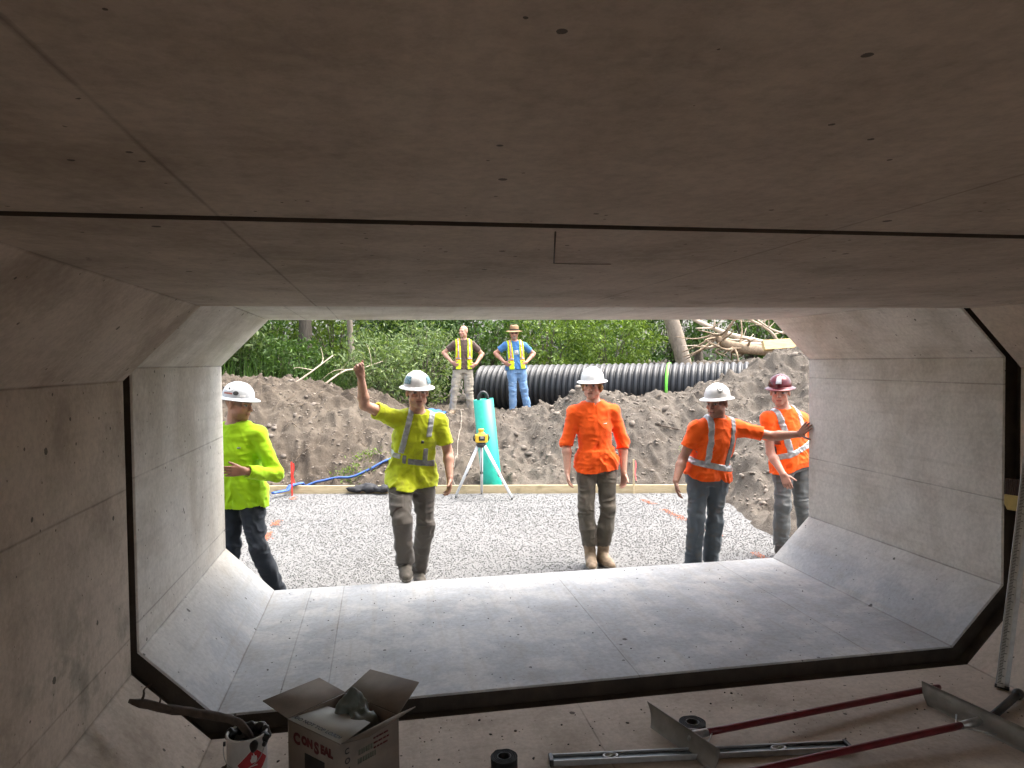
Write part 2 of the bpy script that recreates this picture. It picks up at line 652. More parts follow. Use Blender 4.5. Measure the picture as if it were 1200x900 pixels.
M_GRAVEL = gravel_mat('gravel', 0.255)
gx = axis([(-6.5, 4.6, 0.12)])
gy = axis([(5.2, 12.4, 0.12)])
GX, GY = np.meshgrid(gx, gy, indexing='ij')
lim = y_board(GX) - 0.03
GYc = np.minimum(GY, lim)
Zg = GZ - 0.0145 + 0.008 * vnoise2(GX, GYc, 1.5, 2)
idx = np.arange(GX.size).reshape(GX.shape)
Q = np.stack([idx[:-1, :-1], idx[1:, :-1], idx[1:, 1:], idx[:-1, 1:]], -1)
keep = (GY[:-1, :-1] < lim[:-1, :-1])
gb = mesh_np('gravel_bed', np.stack([GX, GYc, Zg], -1).reshape(-1, 3), Q[keep].reshape(-1, 4), plain('gravel_base', (0.165, 0.163, 0.158), 0.95, var=0.15, scale=60, bump=0.5, dist=0.01))
tag(gb, 'level bed of pale crushed stone between culvert and timber board', None, kind='structure')


def ico(sub=1):
    bm = bmesh.new()
    bmesh.ops.create_icosphere(bm, subdivisions=sub, radius=1.0)
    v = np.array([x.co[:] for x in bm.verts])
    f = np.array([[q.index for q in p.verts] for p in bm.faces])
    bm.free()
    return v, f


def scatter(pos, size, rng, base='octa', flat=0.7, jit=0.25):
    """many small angular stones joined into one vertex/face pair"""
    if base == 'octa':
        v = np.array([(1, 0, 0), (-1, 0, 0), (0, 1, 0), (0, -1, 0), (0, 0, 1), (0, 0, -1)], float)
        f = np.array([(0, 2, 4), (2, 1, 4), (1, 3, 4), (3, 0, 4), (2, 0, 5), (1, 2, 5), (3, 1, 5), (0, 3, 5)])
    else:
        v, f = ico(1 if base == 'ico' else 2)
    n, m = len(pos), len(v)
    A = rng.normal(size=(n, 3, 3))
    q, _ = np.linalg.qr(A)
    P = v[None] * (1 + jit * rng.normal(size=(n, m, 1)))
    sc_ = np.stack([rng.uniform(0.75, 1.25, n), rng.uniform(0.6, 1.05, n), rng.uniform(0.45, 0.95, n)], -1)
    P = P * sc_[:, None, :]
    P = np.einsum('nij,nmj->nmi', q, P)
    P[..., 2] *= flat
    P = P * np.asarray(size)[:, None, None] + pos[:, None, :]
    F = f[None] + (np.arange(n) * m)[:, None, None]
    return P.reshape(-1, 3), F.reshape(-1, 3)


rng = np.random.default_rng(3)
pts = []
for (x0, x1, ya, yb_, dens) in ((-5.4, 3.9, 5.5, 7.6, 3300), (-5.4, 3.9, 7.6, 9.6, 2300), (-5.4, 3.9, 9.6, 12.3, 1500)):
    n = int((x1 - x0) * (yb_ - ya) * dens)
    p = np.stack([rng.uniform(x0, x1, n), rng.uniform(ya, yb_, n)], -1)
    pts.append(p)
p = np.concatenate(pts)
p = p[(p[:, 1] < y_board(p[:, 0]) - 0.045)]
tz = terrain(p[:, 0], p[:, 1], True)
p = p[tz < GZ + 0.03]
far = np.clip((p[:, 1] - 6) / 5, 0, 1)
size = rng.uniform(0.0060, 0.0105, len(p)) * (1 + 0.45 * far)
z = GZ - 0.016 + rng.uniform(-0.005, 0.008, len(p)) + 0.006 * vnoise2(p[:, 0], p[:, 1], 1.5, 2)
V, F = scatter(np.column_stack([p, z]), size, rng, 'octa', 0.42)
o = mesh_np('gravel', V, F, M_GRAVEL, smooth=True)
tag(o, 'loose pale grey crushed gravel lying on the bed', 'gravel', kind='stuff')

# clods on the soil
n = 22000
p = np.stack([rng.uniform(-6, 7.5, n), rng.uniform(7.2, 15.2, n)], -1)
tz = terrain(p[:, 0], p[:, 1])
ok = (tz > GZ + 0.06) & ~((np.abs(p[:, 0]) < 3.0) & (p[:, 1] < 9.6))
p, tz = p[ok], tz[ok]
size = 0.008 + 0.030 * rng.random(len(p)) ** 4.0
V, F = scatter(np.column_stack([p, tz + size * 0.02]), size, rng, 'ico', 0.6, 0.26)
o = mesh_np('soil_clods', V, F, M_CLOD, smooth=False)
n = 900
p = np.stack([rng.uniform(-5, 6.5, n), rng.uniform(8.0, 14.8, n)], -1)
tz = terrain(p[:, 0], p[:, 1])
ok = (tz > GZ + 0.12) & ~((np.abs(p[:, 0]) < 3.0) & (p[:, 1] < 9.6)) & (vnoise2(p[:, 0], p[:, 1], 0.8, 21) > -0.1)
p, tz = p[ok], tz[ok]
size = 0.025 + 0.07 * rng.random(len(p)) ** 2.5
V2, F2 = scatter(np.column_stack([p, tz + size * 0.1]), size, rng, 'ico', 0.75, 0.20)
tag(o, 'loose lumps of soil strewn over the bank', 'soil', kind='stuff')
o = mesh_np('soil_lumps', V2, F2, M_CLOD, smooth=False)
tag(o, 'larger broken clods of soil scattered on the bank', 'soil', kind='stuff')

# ------------------------------------------------------------------ people: signed distance fields turned into meshes
def nrm(v):
    v = np.asarray(v, float)
    return v / (np.linalg.norm(v) + 1e-12)


def smin(a, b, k):
    if k <= 0:
        return np.minimum(a, b)
    h = np.maximum(k - np.abs(a - b), 0) / k
    return np.minimum(a, b) - h * h * k * 0.25


def f_cone(P, a, b, ra, rb):
    a = np.asarray(a, np.float32)
    b = np.asarray(b, np.float32)
    d = b - a
    t = np.clip(((P - a) @ d) / max(float(d @ d), 1e-9), 0, 1)
    q = P - a - t[..., None] * d
    return np.sqrt((q * q).sum(-1)) - (ra + (rb - ra) * t)


def f_ell(P, c, ax, r):
    q = (P - np.asarray(c, np.float32)) @ np.asarray(ax, np.float32).T
    r = np.asarray(r, np.float32)
    k = np.sqrt(((q / r) ** 2).sum(-1)) + 1e-6
    g_ = np.sqrt(((q / (r * r)) ** 2).sum(-1)) + 1e-6
    return k * (k - 1) / g_


class Field:
    def __init__(self, lo, hi, h):
        self.h = h
        self.lo = np.asarray(lo, np.float32)
        self.n = np.ceil((np.asarray(hi) - self.lo) / h).astype(int) + 1
        self.ax = [self.lo[i] + h * np.arange(self.n[i], dtype=np.float32) for i in range(3)]
        self.d = np.full(self.n, 0.3, np.float32)

    def block(self, lo, hi):
        i0 = np.clip(np.floor((np.asarray(lo) - self.lo) / self.h).astype(int), 0, self.n - 1)
        i1 = np.clip(np.ceil((np.asarray(hi) - self.lo) / self.h).astype(int) + 1, 1, self.n)
        if np.any(i1 <= i0):
            return None, None
        sl = tuple(slice(a, b) for a, b in zip(i0, i1))
        g = np.meshgrid(*[self.ax[i][sl[i]] for i in range(3)], indexing='ij')
        return sl, np.stack(g, -1)

    def cone(self, a, b, ra, rb, k=0.02, m=0.03):
        r = max(ra, rb) + m + k
        lo, hi = np.minimum(a, b) - r, np.maximum(a, b) + r
        sl, P = self.block(lo, hi)
        if sl:
            self.d[sl] = smin(self.d[sl], f_cone(P, a, b, ra, rb), k)

    def ell(self, c, ax, r, k=0.02, m=0.03, sub=False):
        R_ = max(r) + m + k
        sl, P = self.block(np.asarray(c) - R_, np.asarray(c) + R_)
        if sl:
            e_ = f_ell(P, c, ax, r)
            if sub:
                self.d[sl] = -smin(-self.d[sl], e_, k)
            else:
                self.d[sl] = smin(self.d[sl], e_, k)

    def fn(self, lo, hi, f, k=0.02, mode='add'):
        sl, P = self.block(lo, hi)
        if sl:
            v = f(P).astype(np.float32)
            if mode == 'add':
                self.d[sl] = smin(self.d[sl], v, k)
            elif mode == 'cut':
                self.d[sl] = np.maximum(self.d[sl], -v)
            elif mode == 'and':
                self.d[sl] = np.maximum(self.d[sl], v)

    def band(self, f, w=0.05):
        """add f(P) to the field close to the surface"""
        m = np.abs(self.d) < w
        I = np.argwhere(m)
        P = self.lo + I.astype(np.float32) * self.h
        self.d[m] += f(P).astype(np.float32)

    def clone(self):
        o = Field.__new__(Field)
        o.h, o.lo, o.n, o.ax = self.h, self.lo, self.n, self.ax
        o.d = self.d.copy()
        return o

    def mesh(self):
        d = self.d
        s = d < 0
        lo_, sl_ = self.lo, []
        for i in range(3):
            w_ = np.where(s.any(axis=tuple(j for j in range(3) if j != i)))[0]
            if len(w_) == 0:
                return np.zeros((0, 3), np.float32), np.zeros((0, 4), np.int32)
            sl_.append(slice(max(0, w_[0] - 2), min(d.shape[i], w_[-1] + 3)))
        d, s = d[tuple(sl_)], s[tuple(sl_)]
        lo_ = self.lo + np.array([q.start for q in sl_], np.float32) * self.h
        nx, ny, nz = d.shape
        c8 = [(0, 0, 0), (1, 0, 0), (0, 1, 0), (1, 1, 0), (0, 0, 1), (1, 0, 1), (0, 1, 1), (1, 1, 1)]
        cnt = np.zeros((nx - 1, ny - 1, nz - 1), np.int8)
        for a, b, c in c8:
            cnt += s[a:nx - 1 + a, b:ny - 1 + b, c:nz - 1 + c]
        act = (cnt > 0) & (cnt < 8)
        I = np.argwhere(act)
        vid = np.full(act.shape, -1, np.int32)
        vid[act] = np.arange(len(I))
        val = np.stack([d[I[:, 0] + a, I[:, 1] + b, I[:, 2] + c] for a, b, c in c8], -1)
        off = np.array(c8, np.float32)
        acc = np.zeros((len(I), 3), np.float32)
        num = np.zeros(len(I), np.float32)
        for i, j in ((0, 1), (2, 3), (4, 5), (6, 7), (0, 2), (1, 3), (4, 6), (5, 7), (0, 4), (1, 5), (2, 6), (3, 7)):
            vi, vj = val[:, i], val[:, j]
            x = (vi < 0) != (vj < 0)
            t = np.where(x, vi / np.where(x, vi - vj, 1), 0)
            p = off[i] + (off[j] - off[i]) * t[:, None]
            acc += p * x[:, None]
            num += x
        V = lo_ + (I + acc / num[:, None]) * self.h
        quads = []
        for axn in range(3):
            a1, a2 = (axn + 1) % 3, (axn + 2) % 3
            sh = [slice(None)] * 3
            s0, s1 = list(sh), list(sh)
            s0[axn], s1[axn] = slice(0, -1), slice(1, None)
            A, B = s[tuple(s0)], s[tuple(s1)]
            ch = A != B
            inner = [slice(None)] * 3
            E = np.argwhere(ch)
            keep = (E[:, a1] > 0) & (E[:, a2] > 0) & (E[:, a1] < d.shape[a1] - 1) & (E[:, a2] < d.shape[a2] - 1)
            E = E[keep]
            inside = A[E[:, 0], E[:, 1], E[:, 2]]
            q = []
            for (u, v) in ((0, 0), (-1, 0), (-1, -1), (0, -1)):
                c = E.copy()
                c[:, a1] += u
                c[:, a2] += v
                q.append(vid[c[:, 0], c[:, 1], c[:, 2]])
            q = np.stack(q, -1)
            q[~inside] = q[~inside][:, ::-1]
            quads.append(q)
        return V, np.concatenate(quads)


def relax(V, F, it=1, lam=0.5):
    """light Laplacian smoothing of a quad mesh"""
    e_ = np.concatenate([F[:, [0, 1]], F[:, [1, 2]], F[:, [2, 3]], F[:, [3, 0]]])
    for _ in range(it):
        acc = np.zeros_like(V)
        cnt = np.zeros(len(V), V.dtype)
        np.add.at(acc, e_[:, 0], V[e_[:, 1]])
        np.add.at(cnt, e_[:, 0], 1)
        V = V + lam * (acc / np.maximum(cnt, 1)[:, None] - V)
    return V


def vcol(name, rough=0.5, noise_scale=60, var=0.12, bump=0.15, dist=0.002, sss=0.0):
    t = NT(name)
    a = t.n('ShaderNodeVertexColor', layer_name='Col')
    n_ = t.noise(t.coord('Object'), noise_scale, 4)
    t.set(t.mix(1.0, a.outputs['Color'], t.ramp(n_, [(0.3, 1 - var), (0.7, 1.0)]), 'MULTIPLY'), rough)
    if sss:
        t.p.inputs['Subsurface Weight'].default_value = sss
        t.p.inputs['Subsurface Radius'].default_value = (0.012, 0.005, 0.003)
    t.bump(n_, bump, dist)
    return t.m


def cloth(name, color, dirt=0.2, dirtcol=(0.10, 0.08, 0.06), rough=0.85, weave=900, dscale=9):
    t = NT(name)
    c = t.coord('Object')
    n1 = t.noise(c, dscale, 6, 0.65, 0.4)
    n2 = t.noise(c, 32, 4, 0.6)
    cc = t.mix(t.ramp(n2, [(0.35, 0.0), (0.7, 0.30)]), color, tuple(v * 0.78 for v in color))
    cc = t.mix(t.math('MULTIPLY', t.ramp(n1, [(0.5, 0.0), (0.68, 1.0)]), dirt), cc, dirtcol)
    t.set(cc, rough)
    t.p.inputs['Specular IOR Level'].default_value = 0.2
    t.p.inputs['Sheen Weight'].default_value = 0.15
    t.bump(t.math('ADD', n2, t.math('MULTIPLY', t.noise(c, weave, 2), 0.2)), 0.35, 0.006)
    return t.m


M_SKIN = vcol('skin', 0.5, 70, 0.14, 0.12, 0.002, sss=0.08)
M_HAIR = vcol('hair_strands', 0.6, 160, 0.5, 0.8, 0.006)
M_LIME = cloth('lime_knit', (0.36, 0.62, 0.010), 0.05)
M_YEL = cloth('yellow_knit', (0.53, 0.60, 0.02), 0.55, (0.27, 0.25, 0.04), dscale=12)
M_ORG = cloth('orange_knit', (1.0, 0.115, 0.010), 0.05, (0.4, 0.08, 0.02))
M_ORG2 = cloth('orange_jersey', (1.0, 0.125, 0.010), 0.06, (0.4, 0.08, 0.02))
M_BROWN = cloth('brown_tee', (0.095, 0.062, 0.05), 0.1)
M_BLUET = cloth('blue_tee', (0.065, 0.19, 0.42), 0.1)
M_JEANS_DARK = cloth('dark_denim', (0.022, 0.028, 0.038), 0.25, (0.03, 0.028, 0.025))
M_GREY = cloth('grey_canvas', (0.125, 0.112, 0.098), 0.45, (0.15, 0.125, 0.10))
M_GREY2 = cloth('dusty_canvas', (0.13, 0.115, 0.092), 0.6, (0.17, 0.14, 0.105))
M_DENIM = cloth('dusty_denim', (0.115, 0.138, 0.155), 0.6, (0.15, 0.13, 0.105))
M_DENIM2 = cloth('grey_denim', (0.125, 0.132, 0.13), 0.6, (0.15, 0.13, 0.105))
M_KHAKI = cloth('khaki_canvas', (0.34, 0.30, 0.235), 0.3, (0.25, 0.2, 0.15))
M_BLUEJ = cloth('blue_denim', (0.14, 0.25, 0.42), 0.4, (0.33, 0.42, 0.52))
M_VEST = cloth('vest_mesh', (0.60, 0.78, 0.02), 0.03)
M_VORG = cloth('vest_orange_tape', (0.85, 0.22, 0.05), 0.1)
M_TAPE = plain('reflective_tape', (0.42, 0.43, 0.43), 0.35, 0.35, var=0.2, scale=40)
M_TAPE_D = plain('worn_reflective_tape', (0.20, 0.20, 0.20), 0.5, 0.2, var=0.3, scale=30)
M_BOOT = plain('tan_leather', (0.26, 0.19, 0.125), 0.7, var=0.3, scale=18, bump=0.3)
M_BOOT_D = plain('dark_leather', (0.075, 0.062, 0.05), 0.65, var=0.35, scale=18, bump=0.3)
M_SHOE = plain('grey_suede', (0.12, 0.105, 0.085), 0.85, var=0.3, scale=25, bump=0.3)
M_SOLE = plain('rubber_sole', (0.19, 0.17, 0.14), 0.8, var=0.3, scale=30, bump=0.2)
M_HATW = plain('white_shell', (0.66, 0.66, 0.65), 0.32, var=0.04, scale=25, bump=0.03)
M_HATG = plain('scuffed_white_shell', (0.46, 0.48, 0.50), 0.35, var=0.12, scale=30, bump=0.05)
M_HATR = plain('maroon_shell', (0.10, 0.012, 0.016), 0.12, 0.35, var=0.5, scale=14, bump=0.03)
M_STRAW = plain('straw', (0.27, 0.165, 0.085), 0.85, var=0.25, scale=60, bump=0.5)
M_BLACKP = plain('black_plastic', (0.02, 0.02, 0.02), 0.4, var=0.2)
M_TEAL = plain('teal_print', (0.10, 0.20, 0.24), 0.4, var=0.95, scale=70)
M_REDP = plain('red_print', (0.30, 0.10, 0.07), 0.5)
M_WHITEP = plain('white_print', (0.75, 0.75, 0.75), 0.5)
M_DARKP = plain('dark_print', (0.03, 0.03, 0.03), 0.5)
M_ORGP = plain('faded_orange_underside', (0.8, 0.42, 0.33), 0.5)


class Torso:
    """loft from the hips to the neck used by the body, the shirt and the stripes"""

    def __init__(s, J, w=1.0):
        s.Hc = (np.array(J['rh']) + np.array(J['lh'])) / 2
        s.N = np.array(J['nk'], float)
        s.ax = nrm(s.N - s.Hc)
        s.L = float(np.linalg.norm(s.N - s.Hc))
        lh = nrm(np.array(J['lh']) - np.array(J['rh']))
        ls = nrm(np.array(J['ls']) - np.array(J['rs']))
        s.lat0, s.lat1 = lh, ls
        s.lat = nrm(lh + ls)
        s.lat = nrm(s.lat - s.ax * s.lat.dot(s.ax))
        s.fw = np.cross(s.lat, s.ax)
        s.w = w

    def uvt(s, P):
        q = P - s.Hc.astype(np.float32)
        t = (q @ s.ax.astype(np.float32)) / s.L
        tt = np.clip(t, 0, 1)[..., None]
        lat = s.lat0 * (1 - tt) + s.lat1 * tt
        lat = lat - s.ax * (lat @ s.ax)[..., None]
        lat = lat / np.linalg.norm(lat, axis=-1, keepdims=True)
        fw = np.cross(lat, s.ax)
        return (q * lat).sum(-1), (q * fw).sum(-1), t

    def f(s, T, A, B, C=None):
        """T: stations, A: half widths, B: half depths, C: forward shift"""
        C = C if C is not None else [0] * len(T)

        def g_(P):
            u, v, t = s.uvt(P)
            a = np.interp(t, T, A) * s.w
            b = np.interp(t, T, B) * s.w
            v = v - np.interp(t, T, C)
            e_ = 2.4
            k = (np.abs(u / a) ** e_ + np.abs(v / b) ** e_) ** (1 / e_) + 1e-6
            d = (k - 1) * np.minimum(a, b) * 0.95
            return np.maximum(d, np.maximum((t - T[-1]) * s.L, (T[0] - t) * s.L))
        return g_


def add_hand(F, w, D, Nn, side, curl, spread=0.0, thumb=(0.55, 0.8, 0.2), sc_=1.0, k=0.006):
    D = nrm(D)
    Nn = nrm(np.asarray(Nn, float) - D * np.dot(Nn, D))
    T = np.cross(D, Nn) if side == 'r' else np.cross(Nn, D)
    w = np.asarray(w, float)
    offs = (0.031, 0.0105, -0.0105, -0.030)
    lens = (0.070, 0.079, 0.073, 0.056)
    for i in range(4):
        k0 = w + (D * (0.088 - 0.006 * (i == 3) - 0.003 * (i == 0)) + T * offs[i]) * sc_
        F.cone(w + T * offs[i] * 0.55 * sc_, k0, 0.0165 * sc_, 0.0125 * sc_, 0.012)
        p = k0
        ang = 0.0
        c = curl[i] if isinstance(curl, (tuple, list)) else curl
        sp = spread * (1.5 - i)
        for fr, cc, r0, r1 in ((0.46, 0.75, 0.0105, 0.0095), (0.30, 1.0, 0.0095, 0.0085), (0.24, 0.7, 0.0085, 0.007)):
            ang += c * cc
            d = D * math.cos(ang) + Nn * math.sin(ang) + T * sp * math.cos(ang)
            d = nrm(d)
            q = p + d * lens[i] * fr * sc_
            F.cone(p, q, r0 * sc_, r1 * sc_, 0.003)
            p = q
    a, b, c = thumb
    d1 = nrm(D * a + T * b + Nn * c)
    p0 = w + (D * 0.020 + T * 0.020) * sc_
    p1 = p0 + d1 * 0.044 * sc_
    d2 = nrm(d1 + D * 0.35)
    p2 = p1 + d2 * 0.034 * sc_
    p3 = p2 + nrm(d2 + Nn * 0.3) * 0.026 * sc_
    F.cone(p0, p1, 0.016 * sc_, 0.0125 * sc_, 0.010)
    F.cone(p1, p2, 0.012 * sc_, 0.0105 * sc_, 0.004)
    F.cone(p2, p3, 0.0105 * sc_, 0.008 * sc_, 0.004)


def hat_shell(kind):
    """full-brim hard hat (or straw hat): dome and brim as one turned shell; X right, Y forward, Z up"""
    n = 56
    if kind == 'straw':
        dome = [(0.1, 0.125), (0.55, 0.122), (0.82, 0.112), (0.95, 0.085), (1.0, 0.045), (1.03, 0.0)]
        rad = (0.098, 0.118)
        brim = [(0.0, 0.0), (0.03, -0.004), (0.065, -0.012), (0.085, -0.022)]
    else:
        dome = [(math.sin(a), 0.128 * math.cos(a) ** 0.85 + 0.0) for a in np.linspace(0.06, 1.45, 12)] + [(1.0, 0.006), (1.005, 0.0)]
        rad = (0.116, 0.140)
        brim = [(0.006, -0.004), (0.020, -0.008), (0.034, -0.014), (0.040, -0.018), (0.039, -0.022), (0.030, -0.019), (0.004, -0.010)]
    V, F = [(0, 0, dome[0][1] + 0.001)], []
    rings = []
    for f_, z in dome:
        r_ = []
        for j in range(n):
            a = 2 * math.pi * j / n
            x, y = math.cos(a), math.sin(a)
            kx, ky = rad[0] * f_, rad[1] * f_
            zz = z
            if kind != 'straw':   # three moulded ridges running front to back
                lx = x * kx
                rg = sum(math.exp(-((lx - c) / 0.007) ** 2) for c in (-0.03, 0.0, 0.03))
                zz = z + 0.005 * rg * (1 - f_ ** 6)
            else:
                zz = z - 0.012 * math.exp(-(x * kx / 0.03) ** 2) * (1 if f_ < 0.9 else 0)
            r_.append(len(V))
            V.append((x * kx, y * ky, zz))
        rings.append(r_)
    nb = len(rings)
    for o_, z in brim:
        r_ = []
        for j in range(n):
            a = 2 * math.pi * j / n
            x, y = math.cos(a), math.sin(a)
            ext = o_ * (1.0 + 0.35 * max(0, y) ** 2)
            wave = 0.006 * math.sin(3 * a + 0.6) * (o_ / 0.08) if kind == 'straw' else -0.006 * max(0, y) * (o_ / 0.045)
            r_.append(len(V))
            V.append((x * (rad[0] + ext), y * (rad[1] + ext), z + wave))
        rings.append(r_)
    Q = []
    for i in range(len(rings) - 1):
        for j in range(n):
            k = (j + 1) % n
            Q.append((rings[i][j], rings[i + 1][j], rings[i + 1][k], rings[i][k], i < nb - 1))
    T = np.array([(0, rings[0][j], rings[0][(j + 1) % n]) for j in range(n)])
    V = np.array(V)
    dq = np.array([q[:4] for q in Q if q[4]])
    bq = np.array([q[:4] for q in Q if not q[4]])
    return V, dq, T, bq


_HATS = {}


def make_person(J, S, label, group):
    J = {k: np.array(v, float) for k, v in J.items()}
    vox = S.get('vox', 0.0058)
    base = np.array([(J['ra'][0] + J['la'][0]) / 2, (J['ra'][1] + J['la'][1]) / 2, S['ground']])
    root = empty('person', base, label, 'person', group)
    allp = np.array(list(J.values()))
    lo, hi = allp.min(0) - 0.24, allp.max(0) + 0.24
    lo[2] = min(J['ra'][2], J['la'][2]) - 0.14
    tor = Torso(J, S.get('girth', 1.0))
    gw = S.get('girth', 1.0)
    yaw, tilt, rollh = S.get('head', (0, 0, 0))       # degrees: yaw to own left +, nod down +, lean to own left +
    fw0 = nrm(np.array([tor.fw[0], tor.fw[1], 0])) if S.get('headfw') is None else nrm(S['headfw'])
    up = np.array([0, 0, 1.0])
    Rm = Matrix.Rotation(math.radians(yaw), 3, 'Z')
    hf = np.array(Rm @ Vector(fw0))
    hl = np.cross(up, hf)
    Rt = Matrix.Rotation(math.radians(tilt), 3, Vector(hl))
    hf = np.array(Rt @ Vector(hf))
    hu = np.array(Rt @ Vector(up))
    Rr = Matrix.Rotation(math.radians(-rollh), 3, Vector(hf))
    hu = np.array(Rr @ Vector(hu))
    hl = np.cross(hu, hf)                              # towards the person's left
    hd = J['hd']
    hs = S.get('headscale', 1.11)

    def hp(x, y, z):
        return hd + (hl * x + hf * y + hu * z) * hs
    hax = np.stack([hl, hf, hu])

    # ---- body
    B = Field(lo, hi, vox)
    T_ = [-0.10, 0.0, 0.28, 0.62, 0.85, 1.0]
    f = tor.f(T_, [0.150, 0.158, 0.135, 0.150, 0.125, 0.06], [0.10, 0.105, 0.092, 0.105, 0.085, 0.06])
    B.fn(tor.Hc - 0.26, tor.Hc + 0.26, f, 0.02)
    mid = (tor.Hc + tor.N) / 2
    ext = np.array([0.3, 0.3, tor.L / 2 + 0.16])
    B.d[:] = 0.3
    B.fn(mid - ext, mid + ext, f, 0.02)
    for sd in 'rl':
        sh, el, wr = J[sd + 's'], J[sd + 'e'], J[sd + 'w']
        sh = sh - up * 0.018 + (tor.N - sh) * 0.06
        B.cone(tor.N - tor.ax * 0.015, sh, 0.048, 0.050, 0.05)
        mu = sh + (el - sh) * 0.45
        B.cone(sh, mu, 0.053, 0.049, 0.03)
        B.cone(mu, el, 0.049, 0.040, 0.02)
        mf = el + (wr - el) * 0.28
        B.cone(el, mf, 0.040, 0.043, 0.02)
        B.cone(mf, wr, 0.043, 0.028, 0.02)
        hp_, kn, an = J[sd + 'h'], J[sd + 'k'], J[sd + 'a']
        B.cone(hp_, kn, 0.078, 0.052, 0.03)
        mc = kn + (an - kn) * 0.3
        B.cone(kn, mc, 0.05, 0.052, 0.02)
        B.cone(mc, an, 0.052, 0.036, 0.02)
        ft = S.get('toe_' + sd, tor.fw * [1, 1, 0])
        B.cone(an - up * 0.04, an - up * 0.045 + nrm(ft) * 0.12, 0.034, 0.026, 0.02)
        h_ = S['hand_' + sd]
        add_hand(B, wr, h_['D'], h_['N'], sd, h_.get('curl', 0.35), h_.get('spread', 0.03), h_.get('thumb', (0.6, 0.75, 0.2)), S.get('handscale', 1.0))
    # neck and head
    B.cone(tor.N - tor.ax * 0.03, hp(0, -0.022, -0.05), 0.064 * gw, 0.058, 0.03)
    H0 = Field(hd - 0.17, hd + 0.17, vox)
    H0.ell(hp(0, -0.014, 0.030), hax, (0.074 * hs, 0.095 * hs, 0.086 * hs), 0)
    H0.ell(hp(0, 0.026, -0.045), hax, (0.057 * hs, 0.062 * hs, 0.074 * hs), 0.03)
    H0.ell(hp(0, 0.066, -0.098), hax, (0.026, 0.022, 0.020), 0.025)
    for q in (-1, 1):
        H0.ell(hp(q * 0.046, 0.012, -0.068), hax, (0.020, 0.035, 0.028), 0.03)
        H0.ell(hp(q * 0.039, 0.062, -0.026), hax, (0.022, 0.022, 0.020), 0.02)
        H0.cone(hp(q * 0.012, 0.083, 0.020), hp(q * 0.046, 0.070, 0.017), 0.0115, 0.0105, 0.014)
        H0.ell(hp(q * 0.031, 0.092, -0.002), hax, (0.016, 0.014, 0.011), 0.008, sub=True)
        H0.ell(hp(q * 0.031, 0.0745, -0.002), hax, (0.0125, 0.010, 0.0105), 0.002)
        H0.ell(hp(q * 0.077, -0.012, -0.012), hax, (0.011, 0.020, 0.033), 0.008)
    H0.cone(hp(0, 0.086, 0.010), hp(0, 0.106, -0.034), 0.0085, 0.0125, 0.012)
    for q in (-1, 1):
        H0.ell(hp(q * 0.012, 0.096, -0.038), hax, (0.009, 0.011, 0.008), 0.006)
    H0.cone(hp(-0.017, 0.082, -0.062), hp(0.017, 0.082, -0.062), 0.0085, 0.0085, 0.006)
    H0.cone(hp(-0.013, 0.081, -0.073), hp(0.013, 0.081, -0.073), 0.009, 0.009, 0.005)
    H0.cone(hp(-0.022, 0.092, -0.0675), hp(0.022, 0.092, -0.0675), 0.002, 0.002, 0)
    H0.ell(hp(0, 0.097, -0.0675), hax, (0.024, 0.009, 0.0028), 0.003, sub=True)
    # fold the head into the body grid
    sl, P = B.block(hd - 0.16, hd + 0.16)
    rel = (P - H0.lo) / H0.h
    i = np.clip(np.floor(rel).astype(int), 0, H0.n - 2)
    fr = (rel - i).astype(np.float32)
    hv = 0
    for a in (0, 1):
        for b in (0, 1):
            for c in (0, 1):
                wgt = (fr[..., 0] if a else 1 - fr[..., 0]) * (fr[..., 1] if b else 1 - fr[..., 1]) * (fr[..., 2] if c else 1 - fr[..., 2])
                hv = hv + wgt * H0.d[i[..., 0] + a, i[..., 1] + b, i[..., 2] + c]
    B.d[sl] = smin(B.d[sl], hv, 0.018)
    V, Q = B.mesh()
    # colour of the skin, brows, eyes, lips, stubble
    sk = np.array(S.get('skin', (0.50, 0.27, 0.185)))
    C = np.tile(sk, (len(V), 1))
    C *= (1 + 0.07 * vnoise(V * 14.0))[:, None]
    q = ((V - hd) @ hax.T) / hs
    fx, fy, fz = q[:, 0], q[:, 1], q[:, 2]
    inh = (np.abs(fx) < 0.11) & (np.abs(fz) < 0.14) & (np.abs(fy) < 0.13)

    def paint(m, c, a=1.0):
        m = (m * a * inh)[:, None]
        C[:] = C * (1 - m) + np.array(c) * m
    hairc = np.array(S.get('hair', (0.06, 0.04, 0.025)))
    g_ = lambda v, c, w: np.exp(-((v - c) / w) ** 2)
    paint(np.clip(g_(fz, -0.03, 0.03) * g_(np.abs(fx), 0.042, 0.022) * (fy > 0.03), 0, 1), sk * [1.12, 0.82, 0.78], 0.6)
    st = S.get('stubble', 0.25)
    paint(np.clip(((fz < -0.05) & (fy > -0.01)) * smooth((-0.045 - fz) / 0.03), 0, 1) + 0.0, hairc * 0.6 + sk * 0.25, st)
    paint(g_(fz, -0.0675, 0.009) * (np.abs(fx) < 0.024) * (fy > 0.06), sk * [0.85, 0.5, 0.5], 0.75)
    paint(g_(fz, -0.0675, 0.0035) * (np.abs(fx) < 0.022) * (fy > 0.06), (0.06, 0.02, 0.02), 0.8)
    paint(g_(fz, 0.021, 0.0055) * (np.abs(np.abs(fx) - 0.032) < 0.018) * (fy > 0.055), hairc, 0.8)
    ey = ((np.abs(fx) - 0.031) / 0.0145) ** 2 + ((fz + 0.002) / 0.0075) ** 2 < 1
    paint(ey & (fy > 0.055), (0.38, 0.34, 0.32))
    paint((((np.abs(fx) - 0.031) / 0.0065) ** 2 + ((fz + 0.002) / 0.0075) ** 2 < 1) & (fy > 0.055), (0.03, 0.025, 0.02))
